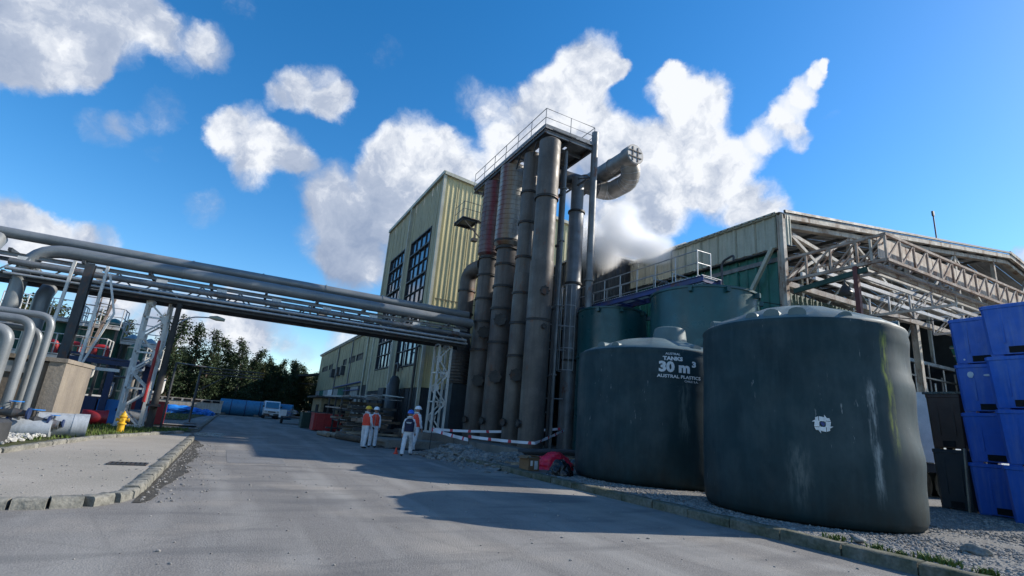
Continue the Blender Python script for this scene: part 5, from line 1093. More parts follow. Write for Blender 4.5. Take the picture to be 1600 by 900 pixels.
# pipe racks in the shed mouth
rk = thing('pipe_rack', (33, 14.3, 0), 'rack of upright grey pipes and rods in the mouth of the shed', 'rack')
for i in range(22):
    x = 29.5+i*.42; mb = MB(); mb.tube((x, 14.6, 2.5), (x+.12*math.sin(i), 14.6, 5.8+.9*math.sin(i*1.7)), .045, 6); part('rod', mb, GALV if i % 3 else STEELM, rk)
for z in (3.2, 4.6, 5.9): mb = MB(); mb.beam((29.3, 14.5, z), (38.9, 14.5, z), .08); part('rail', mb, STEELM, rk)
st_ = thing('shed_stair', (36, 13.2, 0), 'green stair rising diagonally beside the pipe rack in the shed mouth', 'stair')
mb = MB(); mb.beam((37.6, 13.2, 3), (34.2, 13.2, 7.6), .1, .3, (0, 1, 0)); part('stringer', mb, GCLAD, st_)
for i in range(12): mb = MB(); mb.box((37.5-i*.29, 13.1, 3.2+i*.39), (.35, .5, .05)); part('step', mb, GALV, st_)
mb = MB(); mb.beam((38.2, 13.0, 4), (34.8, 13.0, 8.5), .05); part('rail', mb, STEELW, st_)
# roof vent and steam-side roof
rv = thing('roof_vent', (26, 26, 12.5), 'pale roof ventilator on the shed roof behind the steam', 'vent')
mb = MB(); mb.extr([(-2, 0), (-2, .9), (-1.2, 1.35), (1.2, 1.35), (2, .9), (2, 0)], (24.5, 22, 12.2), X, Z, Y*8); part('hood', mb, LGCL, rv)
# parked white box truck
tk = thing('box_truck', (27, 12, 0), 'white box body truck parked behind the dark bins, only its side in view', 'truck')
mb = MB(); mb.box((26.4, 10.6, 2.7), (6.0, 1.4, 2.6)); part('box_body', mb, WHITE, tk)
mb = MB(); mb.box((26.4, 9.88, 3.05), (6.02, .03, .06)); mb.box((26.4, 9.88, 3.96), (6.02, .04, .08)); part('side_trim', mb, STEELM, tk)
mb = MB(); mb.box((26.6, 10.6, 1.2), (6.4, 1.1, .3)); part('chassis', mb, STEELD, tk)
mb = MB(); mb.box((30.5, 10.6, 1.9), (1.8, 1.4, 1.9)); part('cab', mb, WHITE, tk)
for x in (24.6, 25.8, 30.3): 
    for y in (10.05, 11.15): mb = MB(); mb.tube((x, y-.14, .55), (x, y+.14, .55), .5, 20); part('wheel', mb, BLACK, tk)

# ================================================================== STACKED BINS
def bin_proto(m, w, d, h, lab, cat='bin'):
    t = thing('stacking_bin', (0, 0, 0), lab, cat); k = .9
    def ring(s, z, c=.08):
        a, b_ = w/2*s, d/2*s; return [(-a+c, -b_, z), (a-c, -b_, z), (a, -b_+c, z), (a, b_-c, z), (a-c, b_, z), (-a+c, b_, z), (-a, b_-c, z), (-a, -b_+c, z)]
    lv = [(k, .05), (k+.015, .2), (.965, h-.2), (.97, h-.11), (1.0, h-.1), (1.0, h-.01), (.97, h)]
    mb = MB(); vs = [p for s, z in lv for p in ring(s, z)]; fs = [tuple(range(8))[::-1], tuple(range(48, 56))]
    for i in range(6): fs += [(i*8+j, i*8+(j+1) % 8, (i+1)*8+(j+1) % 8, (i+1)*8+j) for j in range(8)]
    mb.add(vs, fs); part('shell', mb, m, t, smooth=40)
    for sx in (-1, 0, 1):
        for sy in (-1, 1):
            pass
    for sx in (-1, 1):
        for sy in (-1, 1):
            mb = MB(); mb.box((sx*w*k*.38, sy*d*k*.38, .075), (w*.17, d*.17, .15)); part('foot', mb, m, t)
    mb = MB(); pass
    for sg in (-1, 1):
        mb = MB(); mb.box((sg*w*k*.5, 0, .17), (.05, d*.32, .17)); part('fork_slot', mb, HOLE, t)
        mb = MB(); mb.box((0, sg*d*k*.5, .17), (w*.34, .05, .17)); part('fork_slot', mb, HOLE, t)
    for s in (-1, 1):
        mb = MB(); mb.box((-w*.47, s*d*.2, h*.55), (.03, .05, h*.6)); part('rib', mb, m, t)
    return t
bh = 1.42
bp = bin_proto(BIN, 1.25, 1.5, bh, 'x')
lv_ = ['bottom', 'second from bottom', 'third from bottom', 'topmost']
for i in range(4):
    l1 = lv_[i]+' blue bin of the nearer stack at the right picture edge'
    x_, y_ = 18.65+.02*i, 5.58-.03*(i % 2)
    if i == 0: bp.location = (x_, y_, .1); bp['label'] = l1; bp['group'] = 'stacked blue bins'
    else: dup(bp, (x_, y_, .1+i*(bh-.0)), R([0, 2.4, -1.6, 1.2][i]), l1, 'stacked blue bins')
for i in range(4):
    dup(bp, (19.9+.03*(i % 2), 6.78, .1+i*bh), R([2, -1.8, 1.5, -1.4][i]), lv_[i]+' blue bin of the stack set back beside the dark bins', 'stacked blue bins')
for i in range(3):
    dup(bp, (20.2, 5.2, .1+i*bh), R(.5), lv_[i]+' blue bin hidden behind the nearer stack', 'stacked blue bins')
for (x, y, z, w, h_, lab) in [(19.33, 7.12, 4.05, .16, .18, 'torn white sticker remains on the set back blue bin stack'), (19.33, 6.72, 4.02, .2, .06, 'thin white scuffed strip beside the torn sticker'), (19.3, 7.2, 4.5, .05, .05, 'small white spot just under a bin rim')]:
    mb = MB(); mb.v = [V((x-.06, y+w/2*math.cos(a)*(1+.4*noise.noise(V((math.cos(a)*2, math.sin(a)*2, z)))), z+h_/2*math.sin(a)*(1+.4*noise.noise(V((math.cos(a)*2, math.sin(a)*2, z+4)))))) for a in [2*math.pi*i/16 for i in range(16)]]; mb.v += [v+X*.01 for v in mb.v]; mb.f = [tuple(range(16)), tuple(range(16, 32))]+[(i, (i+1) % 16, (i+1) % 16+16, i+16) for i in range(16)]
    single('sticker', mb, PAPER, lab, 'sticker', smooth=0)
bk = bin_proto(BINK, 1.1, 1.0, 1.75, 'dark blue black bin under the brown one, between tank and blue stacks', 'bin'); bk.location = (20.2, 8.05, .1)
bb_ = bin_proto(BINB, 1.1, 1.0, 1.68, 'dark brown bin on top of the dark one, right of the largest tank', 'bin'); bb_.location = (20.2, 8.05, 1.85)
mb = MB(); random.seed(5)
mb.box((20.2, 8.05, 3.56), (1.16, 1.06, .07)); single('bin_cover', mb, BLKB, 'loose black sheet cover on the brown bin', 'cover', loc=(20.2, 8.05, 3.5))
mb = MB(); mb.box((18.0, 5.2, 3.6), (.012, .3, .32)); single('paper_label', mb, PAPER, 'white paper label stuck on a blue bin at the right edge', 'label', loc=(18.0, 4.98, 3.6), smooth=0)
mb = MB(); mb.beam((19.3, 7.62, .1), (19.36, 7.56, 1.9), .09, .04); single('leaning_plank', mb, WOODL, 'thin orange brown plank leaning between dark bins and blue stack', 'plank', loc=(19.3, 7.62, .1))

# ================================================================== SMALL THINGS BY THE KERB
bx = thing('cardboard_box', (8.95, 14.6, .12), 'brown cardboard box with white papers on the kerb left of the red bag', 'box')
mb = MB(); mb.box((8.9, 15.1, .33), (.52, .4, .42), R(18)); part('body', mb, CARD, bx)
fx = V((math.cos(R(18)), math.sin(R(18)), 0)); fy = V((math.sin(R(18)), -math.cos(R(18)), 0))
for dx, w, h_, dz in ((-.12, .11, .16, .04), (.1, .16, .26, -.02)):
    c = V((8.9, 15.1, .33))+fy*.203+fx*dx; mb = MB(); mb.box(c+Z*dz, (w, .006, h_), R(18)); part('paper_sheet', mb, PAPER, bx)
mb = MB(); c = V((8.9, 15.1, .55)); mb.box(c+fx*.28, (.16, .38, .012), R(18), 0, R(30)); mb.box(c-fx*.3, (.18, .38, .012), R(18), 0, R(-25)); part('flap', mb, CARD, bx)
def lump(name, cx, cy, rx, ry, rz_, m, lab, cat, seed, z0=.1, sharp=60, am=.35, fq=2.4):
    bm = bmesh.new(); bmesh.ops.create_icosphere(bm, subdivisions=5, radius=1)
    for v in bm.verts:
        p = v.co.copy(); n0 = noise.noise(p*fq+V((seed, 0, 0))); r0 = abs(noise.noise(p*fq*2+V((0, seed, 0)))); r1 = abs(noise.noise(p*fq*4.5+V((0, 0, seed))))
        k = 1+am*n0-am*.8*r0-am*.4*r1; v.co = V((p.x*rx*k, p.y*ry*k, max(-.02, p.z*rz_*k)))
    me = bpy.data.meshes.new(name); bm.to_mesh(me); bm.free(); me.shade_smooth(); me.set_sharp_from_angle(angle=R(sharp))
    o = link(name, me, m, None, (cx, cy, z0)); o['label'] = lab; o['category'] = cat; return o
lump('red_bag', 10.25, 15.8, .9, .6, .62, REDB, 'crumpled bright red plastic sack against the 30 m3 tank', 'bag', 3, am=.22, fq=1.5)
lump('black_bag', 9.3, 13.9, .42, .36, .5, BLKB, 'crumpled black rubbish bag in front of the red sack', 'bag', 8, am=.22, fq=1.6)
lump('scrap_lump', 12.35, 10.3, .22, .16, .3, STEELM, 'tangle of grey scrap on the gravel between the two tanks', 'scrap', 4, am=.8)
for (a, b_, w, lab) in [((11.2, 19.1, .45), (13.9, 16.9, .34), .16, 'pale plank lying across the rubble toward the red sack'), ((12.2, 18.4, .5), (14.6, 17.6, .45), .22, 'short pale board behind the red sack'), ((9.0, 17.0, .2), (12.5, 16.7, .25), .07, 'thin pale lath lying flat on the yard'), ((8.5, 15.6, .26), (9.0, 15.2, .34), .06, 'short pale stick by the cardboard box')]:
    mb = MB(); mb.beam(a, b_, w, .05); single('plank', mb, WOODL, lab, 'plank', 'planks on the rubble', loc=a)
mb = MB(); mb.path([(10.5, 18.8, .5), (12.4, 17.9, .62), (15, 17.9, .45)], .12, 10); single('old_hose', mb, STEELD, 'dark hose lying over the rubble near the ladder foot', 'hose', loc=(12.4, 17.9, .6))
# barrier tape
def tape(pts, w, lab, n_=40, sag=.12, tw_=0):
    mb = MB(); P_ = []
    for a, b_ in zip(pts[:-1], pts[1:]):
        a, b_ = V(a), V(b_)
        for i in range(n_): t_ = i/n_; P_.append(a+(b_-a)*t_-Z*sag*4*t_*(1-t_))
    P_.append(V(pts[-1])); uvs = []; d_ = 0
    for i, p in enumerate(P_):
        if i: d_ += (p-P_[i-1]).length
        tl = .02*math.sin(i*.5)+tw_*math.sin(i*.13); mb.v += [p-Z*w/2+X*tl, p+Z*w/2-X*tl]; uvs += [(d_/.9, 0), (d_/.9, 1)]
    mb.f = [(2*i, 2*i+2, 2*i+3, 2*i+1) for i in range(len(P_)-1)]
    me = mesh('barrier_tape', mb, V(pts[0]), smooth=0, recalc=False); ul = me.uv_layers.new(name='UVMap')
    for lp in me.loops: ul.data[lp.index].uv = uvs[lp.vertex_index]
    o = link('barrier_tape', me, TAPE, None, V(pts[0])); o['label'] = lab; o['category'] = 'tape'
tape([(8.95, 24.9, 1.0), (15.0, 22.2, 1.55)], .12, 'upper strip of white and red barrier tape in front of the columns', sag=.14)
tape([(8.95, 24.9, .98), (9.6, 21.8, .72)], .15, 'short tape strip running down from the left tape post', sag=.02)
tape([(9.6, 21.8, .86), (12.0, 20.0, .82), (15.0, 22.15, 1.5)], .12, 'lower strip of white and red barrier tape sagging to the ladder', sag=.03)
for x, y, z1, lab in ((8.95, 24.9, 1.9, 'tall thin left post of the barrier tape'), (9.6, 21.8, .95, 'short thin middle post of the barrier tape')):
    mb = MB(); mb.tube((x, y, 0), (x+.05, y, z1), .022, 6); single('tape_post', mb, STEELD, lab, 'post', loc=(x, y, 0))
sm = thing('sump', (8, 26, 0), 'open concrete sump with pale cover slab beside the white suited workers', 'sump')
mb = MB(); mb.box((8.2, 26.4, .3), (3.0, 2.6, .14), R(8)); part('cover_slab', mb, CONC, sm)
mb = MB(); mb.box((8.2, 25.2, .1), (2.8, .3, .26), R(8)); mb.box((7.1, 26.4, .1), (.3, 2.6, .26), R(8)); part('side_wall', mb, CONC, sm)
mb = MB(); mb.box((7.9, 24.4, .02), (1.6, 1.1, .03)); part('opening', mb, HOLE, sm)
mb = MB(); mb.lathe((6.25, 21.3, 0), [(.1, 0), (.1, .03), (.07, .05), (.02, .26), (.015, .26)], 16); single('traffic_cone', mb, HIVIS, 'small orange cone half hidden behind the blue helmeted worker', 'cone', loc=(6.25, 21.3, 0))

# timber and scrap stacked along the building
random.seed(9)
wp = thing('timber_stack', (7.4, 33, 0), 'untidy dark stack of timber and pallets left of the two orange vests', 'timber stack')
nb_ = 0
for lv in range(9):
    for k in range(5):
        y = 29.5+k*1.6+random.uniform(-.3, .3); x = 7.4+random.uniform(-.35, .35); z = .15+lv*.235
        if lv > 6 and k in (0,): continue
        mb = MB(); a = random.uniform(-.12, .12)+(math.pi/2 if (lv+k) % 3 == 0 else 0); l_ = random.uniform(1.8, 2.9); mb.beam((x-math.cos(a)*l_/2, y-math.sin(a)*l_/2, z), (x+math.cos(a)*l_/2, y+math.sin(a)*l_/2, z+random.uniform(-.05, .05)), random.uniform(.12, .3), random.uniform(.08, .18)); part('beam', mb, random.choice([WOOD, WOOD, STEELD, RUSTY, WOODL]), wp); nb_ += 1
for k in range(14):
    x, y = 7.6+random.uniform(-.9, .9), 31+random.uniform(-2, 5); a = random.uniform(-.3, .3)+math.pi/2; mb = MB(); mb.beam((x, y-1.3, 2.3+k*.02), (x+random.uniform(-.3, .3), y+1.6, 2.36+k*.025), .28, .04); part('metal_sheet', mb, LGCL if k % 2 else STEELM, wp)
fr_ = thing('scrap_rack', (7.6, 39, 0), 'dark steel rack roofed with pipes beyond the timber stack', 'rack')
for y in (36.8, 39.2, 42): 
    for x in (6.6, 9.0): mb = MB(); mb.beam((x, y, 0), (x, y, 2.5), .12); part('post', mb, STEELD, fr_)
for z in (.9, 1.7, 2.5):
    for k in range(6): mb = MB(); mb.beam((6.5+k*.5, 36.4, z+random.uniform(-.05, .05)), (6.5+k*.5+random.uniform(-.3, .3), 42.4, z+.05), .14, .1); part('beam', mb, random.choice([WOOD, STEELD, RUSTY, LGCL]), fr_)
def crate(x, y, w, d, h_, m, lab, cat='crate'):
    t = thing('steel_crate', (x, y, 0), lab, cat); mb = MB(); mb.box((x, y, h_/2+.05), (w, d, h_)); part('body', mb, m, t)
    mb = MB(); mb.box((x, y, h_+.05), (w+.06, d+.06, .07)); part('rim', mb, m, t)
    for s in (-.4, -.13, .13, .4): mb = MB(); mb.box((x+s*w, y-d/2-.02, h_/2+.05), (.06, .05, h_-.1)); part('rib', mb, m, t)
crate(6.3, 40.2, 1.9, 1.6, 1.15, RED, 'red steel skip beyond the timber stack', 'skip')
crate(5.7, 44, 1.4, 1.4, 1.1, mat('dark_green_paint', (.015, .05, .04), rough=.6), 'dark green container left of the red skip', 'container')
crate(6.8, 48, 1.6, 1.6, 1.2, DKCL, 'dark grey container in front of the tan hut', 'container')
for k, (x0, y0, x1, y1, r_) in enumerate(((5.2, 33.5, 6.0, 28.6, .14), (5.5, 30.5, 6.2, 27.4, .16), (5.0, 34, 5.2, 31.6, .12))):
    mb = MB(); mb.tube((x0, y0, r_), (x1, y1, r_+.02), r_, 10); single('log', mb, WOODL if k != 1 else WOOD, ['longest pale log', 'thick dark log', 'short pale log'][k]+' lying on the road edge before the timber stack', 'log', loc=(x0, y0, r_))
t = thing('scrap_trailer', (4.9, 52, 0), 'low dark trailer loaded with grey scrap behind the containers', 'trailer')
mb = MB(); mb.box((5.2, 52, .6), (1.7, 3.4, .14)); part('bed', mb, STEELD, t)
for s in (-1, 1): mb = MB(); mb.tube((5.2+s*.8, 52, .33), (5.2+s*1.0, 52, .33), .33, 16); part('wheel', mb, BLACK, t)
for k in range(8): mb = MB(); mb.beam((4.6+random.random()*1.2, 50.6, .75+k*.07), (4.6+random.random()*1.2, 53.4, .8+k*.07), .1); part('scrap_bar', mb, [LGCL, STEELM, BLUEP][k % 3], t)
mb = MB(); mb.box((4.35, 52.5, .85), (.6, .5, .7)); single('white_box', mb, WHITE, 'small white appliance box by the low trailer', 'box', loc=(4.35, 52.5, .5))

# ================================================================== FAR END
v_ = thing('white_van', (3.35, 66, 0), 'small white van coming toward the camera at the far end of the road', 'van')
vy = 64.0; prof = [(0, .42), (-.02, .95), (.25, 1.15), (.95, 1.85), (1.3, 1.95), (3.9, 1.93), (4.0, 1.1), (4.0, .42)]
mb = MB(); mb.extr([(a, b_) for a, b_ in prof], (2.6, vy, 0), Y, Z, X*1.6); vb = part('body', mb, WHITE, v_)
mb = MB(); mb.extr([(.27, 1.2), (.9, 1.8), (.86, 1.84), (.2, 1.2)], (2.72, vy-.01, 0), Y, Z, X*1.36); part('windscreen', mb, GLASS, v_)
for x in (2.59, 4.21):
    mb = MB(); mb.extr([(.6, 1.25), (1.0, 1.75), (2.0, 1.75), (2.0, 1.25)], (x-.01, vy, 0), Y, Z, X*.02); part('side_window', mb, GLASS, v_)
    mb = MB(); mb.box((x+(.1 if x > 3 else -.1), vy+.55, 1.35), (.16, .08, .16)); part('mirror', mb, BLACK, v_)
mb = MB(); mb.box((3.4, vy-.06, .5), (1.62, .14, .2)); part('bumper', mb, STEELD, v_)
mb = MB(); mb.box((3.4, vy-.02, .78), (.8, .04, .14)); part('grille', mb, STEELD, v_)
for x in (2.78, 4.02): mb = MB(); mb.box((x, vy-.02, .8), (.26, .06, .17)); part('headlight', mb, GALV, v_)
mb = MB(); mb.box((3.4, vy-.14, .5), (.36, .02, .1)); part('number_plate', mb, WHITE, v_)
for x in (2.7, 4.1):
    for y in (vy+.75, vy+3.2): mb = MB(); mb.tube((x-.1, y, .31), (x+.1, y, .31), .31, 20); part('wheel', mb, BLACK, v_)
v_.location.x += .75
tr = thing('tank_trailer', (-4, 64, 0), 'long off white trailer with slatted top behind the blue tarpaulin', 'trailer')
mb = MB(); mb.box((-4.4, 63.5, .75), (7.2, 2.2, 1.0)); part('body', mb, mat('dirty_white', (.5, .46, .4), rough=.7, streak=.5, streakc=(.2, .13, .08)), tr)
for i in range(8): mb = MB(); mb.box((-7.4+i*.86, 62.38, 1.35), (.66, .05, .2)); part('slot', mb, HOLE, tr)
mb = MB(); mb.box((-4.4, 63.5, 1.38), (7.3, 2.26, .3)); part('top_rail', mb, STEELR, tr)
for x in (-7.2, -5.9, -2.5, -1.3): mb = MB(); mb.tube((x, 62.5, .3), (x, 62.8, .3), .3, 16); part('wheel', mb, BLACK, tr)
ct = thing('blue_cylinder_tank', (1.0, 68, 0), 'long blue cylindrical tank lying at the far end of the road', 'tank')
mb = MB(); P_ = [(-1.2, 68, .95), (-1.1, 68, .95), (3.6, 68, .95), (3.75, 68, .95)]; mb.path(P_, [.5, .88, .88, .5], 28); part('shell', mb, mat('blue_grey_tank', (.03, .17, .32), (.04, .2, .36), rough=.5, streak=.4), ct)
for x in (.0, 1.5, 3.0): mb = MB(); mb.tube((x, 68, .95), (x+.08, 68, .95), .91, 28); part('band', mb, NAVY, ct)
for x in (-.6, 2.8): mb = MB(); mb.box((x, 68, .15), (.5, 1.4, .3)); part('saddle', mb, CONC, ct)
mb = MB(); mb.path([(4.4, 67, .9), (4.5, 67, .9), (6.5, 66.5, .9)], [.4, .85, .85], 24); single('blue_pipe_section', mb, MT['blue_grey_tank'], 'second blue pipe section behind the white van', 'pipe', loc=(5, 67, .9))
lump('blue_tarpaulin', -4.6, 58.8, 2.7, 1.2, .8, TARP, 'bright blue tarpaulin thrown over a heap on the grass', 'tarpaulin', 6, .02, am=.3, fq=2)
lump('blue_tarpaulin', -1.9, 58.4, .8, .6, .6, TARP, 'small end of blue tarpaulin bunched up beside the kerb', 'tarpaulin', 12, .02, am=.5)
mb = MB(); mb.beam((-2.5, 45, 0), (-2.5, 45, 3.5), .07); single('thin_post', mb, STEELM, 'thin grey post on the far verge before the tarpaulin', 'post', loc=(-2.5, 45, 0))

# ---------------------------------------------------------------- trees
def tree_mesh(seed, H, W_, kind):
    random.seed(seed); tr_ = MB(); P_ = [V((0, 0, 0))]
    for i in range(1, 7): P_.append(V((random.gauss(0, .06)*i, random.gauss(0, .06)*i, H*.94*i/6)))
    tr_.path(P_, [.24*(1-i/6.6) for i in range(7)], 7); lf = MB(); lb_ = MB()
    nl = 46 if kind == 0 else 34
    for i in range(nl):
        f = .12+.86*i/nl if kind == 0 else .34+.62*i/nl; z = H*f; k = f*6*.98; b0 = P_[min(5, int(k))].lerp(P_[min(6, int(k)+1)], k-int(k)); 
        rad = W_*((1-f)**1.0*.95+.03) if kind == 0 else W_*math.sin(min(1, (f-.25)/.75)*math.pi*.93)**.6*.8
        rad *= random.uniform(.7, 1.12); a = i*2.4+random.uniform(-.4, .4); d = V((math.cos(a), math.sin(a), random.uniform(-.1, .45) if kind == 0 else random.uniform(.1, .8)))
        e_ = b0+d*rad; m1 = b0.lerp(e_, .5)+Z*.1; lb_.path([b0, m1, e_], [.05, .035, .015], 4)
        for j in range(max(3, int(rad*5))):
            t_ = random.uniform(.3, 1.08); c = b0.lerp(e_, t_)+V((random.gauss(0, .16), random.gauss(0, .16), random.gauss(-.05, .14)))
            for q_ in range(24):
                p = c+V((random.gauss(0, .24), random.gauss(0, .24), random.gauss(0, .19))); s = random.uniform(.07, .17); u_ = V((random.gauss(0, 1), random.gauss(0, 1), random.gauss(0, .6))).normalized(); w_ = u_.cross(V((random.gauss(0, 1), random.gauss(0, 1), random.gauss(0, 1)))).normalized()
                lf.add([p-u_*s, p+w_*s*.45, p+u_*s*1.2-Z*s*.3, p-w_*s*.45], [(0, 1, 2, 3)])
    return mesh('trunk', tr_), mesh('limbs', lb_), mesh('crown', lf, smooth=0, recalc=False)
protos = [tree_mesh(31+i, [10.5, 9.6, 8.8, 9.8, 7.8, 8.6][i], [2.1, 1.8, 1.6, 2.3, 2.1, 2.4][i], 0 if i < 4 else 1) for i in range(6)]
def place_tree(x, y, k, s, lab, grp, m):
    t = thing('conifer_tree' if k < 4 else 'broadleaf_tree', (x, y, 0), lab, 'tree', grp)
    for nm, me, mm in (('trunk', protos[k][0], BARK), ('limbs', protos[k][1], BARK), ('crown', protos[k][2], m)):
        o = link(nm, me, mm, t); 
        if not me.materials: me.materials.append(mm)
    t.scale = (s, s, s); t.rotation_euler = (0, 0, random.random()*6.28)
for i in range(6): protos[i][2].materials.append(LEAF if i < 4 else LEAF2); protos[i][0].materials.append(BARK); protos[i][1].materials.append(BARK)
random.seed(77)
# tall dark conifers at the left, by the lamp
for i, (x, y, k, s) in enumerate([(-8.5, 70, 0, 1.1), (-6.7, 69, 1, 1.22), (-4.9, 71, 3, 1.15), (-3.3, 70, 0, 1.0), (-1.6, 72, 2, 1.12), (.2, 71.5, 1, 1.05), (1.8, 74, 2, 1.05)]):
    place_tree(x, y, k, s, ['leftmost', 'second from left', 'third from left', 'fourth from left', 'fifth from left', 'sixth from left', 'rightmost'][i]+' of the seven tall dark conifers behind the tarpaulin and blue tank', 'dark conifers behind the tarpaulin', LEAF)
for i in range(30):
    x = 2.6+i*.95+random.uniform(-.5, .5); y = 84+random.uniform(-3, 7); k = random.choice([4, 5, 2, 3])
    place_tree(x, y, k, random.uniform(.8, 1.05), 'tree in the far wood beyond the van, its top catching the sun', 'far wood beyond the van', LEAF2)
for i in range(16):
    x = -10+i*1.15+random.uniform(-.4, .4); y = 78+random.uniform(-2, 6); place_tree(x, y, random.choice([0, 1, 2, 3]), random.uniform(.75, .95), 'dark conifer in the second row of the far wood', 'second row of dark conifers', LEAF)
for i, (x, y, k, s) in enumerate([(-13.5, 52, 4, 1.05), (-15.5, 53, 5, 1.05), (-17.5, 52, 4, 1.0), (-11.7, 60, 1, 1.0), (-9.8, 60, 0, .86), (-19.5, 50, 5, 1.1), (-22, 52, 4, 1.1)]):
    place_tree(x, y, k, s, ['tree behind the left catwalk of the silo yard', 'bushy tree left of the catwalk tree', 'third tree leftward behind the silo yard', 'narrow conifer between the silos and the lamp', 'small conifer just left of the lamp', 'fourth tree leftward behind the silo yard', 'last tree at the left picture edge behind the bent pipes'][i], 'trees behind the silo yard', LEAF2)
for i in range(26):
    x = -42+i*3.4+random.uniform(-1, 1); place_tree(x, 104+random.uniform(-4, 8), random.choice([2, 3, 4, 5]), random.uniform(.95, 1.15), 'tree in the rearmost rows of the wood', 'rearmost trees of the wood', LEAF)
# far hedge masses right and behind so that the horizon is closed
def hedge(name, pts, h_, lab):
    random.seed(3); mb = MB()
    for a, b_ in zip(pts[:-1], pts[1:]):
        a, b_ = V(a), V(b_); ln = (b_-a).length
        for i in range(int(ln*14)):
            p = a+(b_-a)*random.random()+V((random.gauss(0, 2), random.gauss(0, 2), random.random()**.8*h_*(.75+.3*noise.noise(V((i*.01, 0, 0)))))); s = random.uniform(.3, .7); u_ = V((random.gauss(0, 1), random.gauss(0, 1), random.gauss(0, 1))).normalized(); w_ = u_.cross(Z).normalized()
            mb.add([p-u_*s, p+w_*s*.6, p+u_*s, p-w_*s*.6], [(0, 1, 2, 3)])
    return single(name, mb, LEAF, lab, 'wood', kind='stuff', smooth=0, recalc=False)
hedge('far_wood', [(-120, 60, 0), (-60, 110, 0), (0, 122, 0), (60, 120, 0), (140, 90, 0)], 9, 'dark undergrowth of the far wood closing the horizon')
hedge('undergrowth', [(-12, 76, 0), (2, 79, 0), (20, 90, 0)], 3.4, 'dark undergrowth between the trunks of the wood')

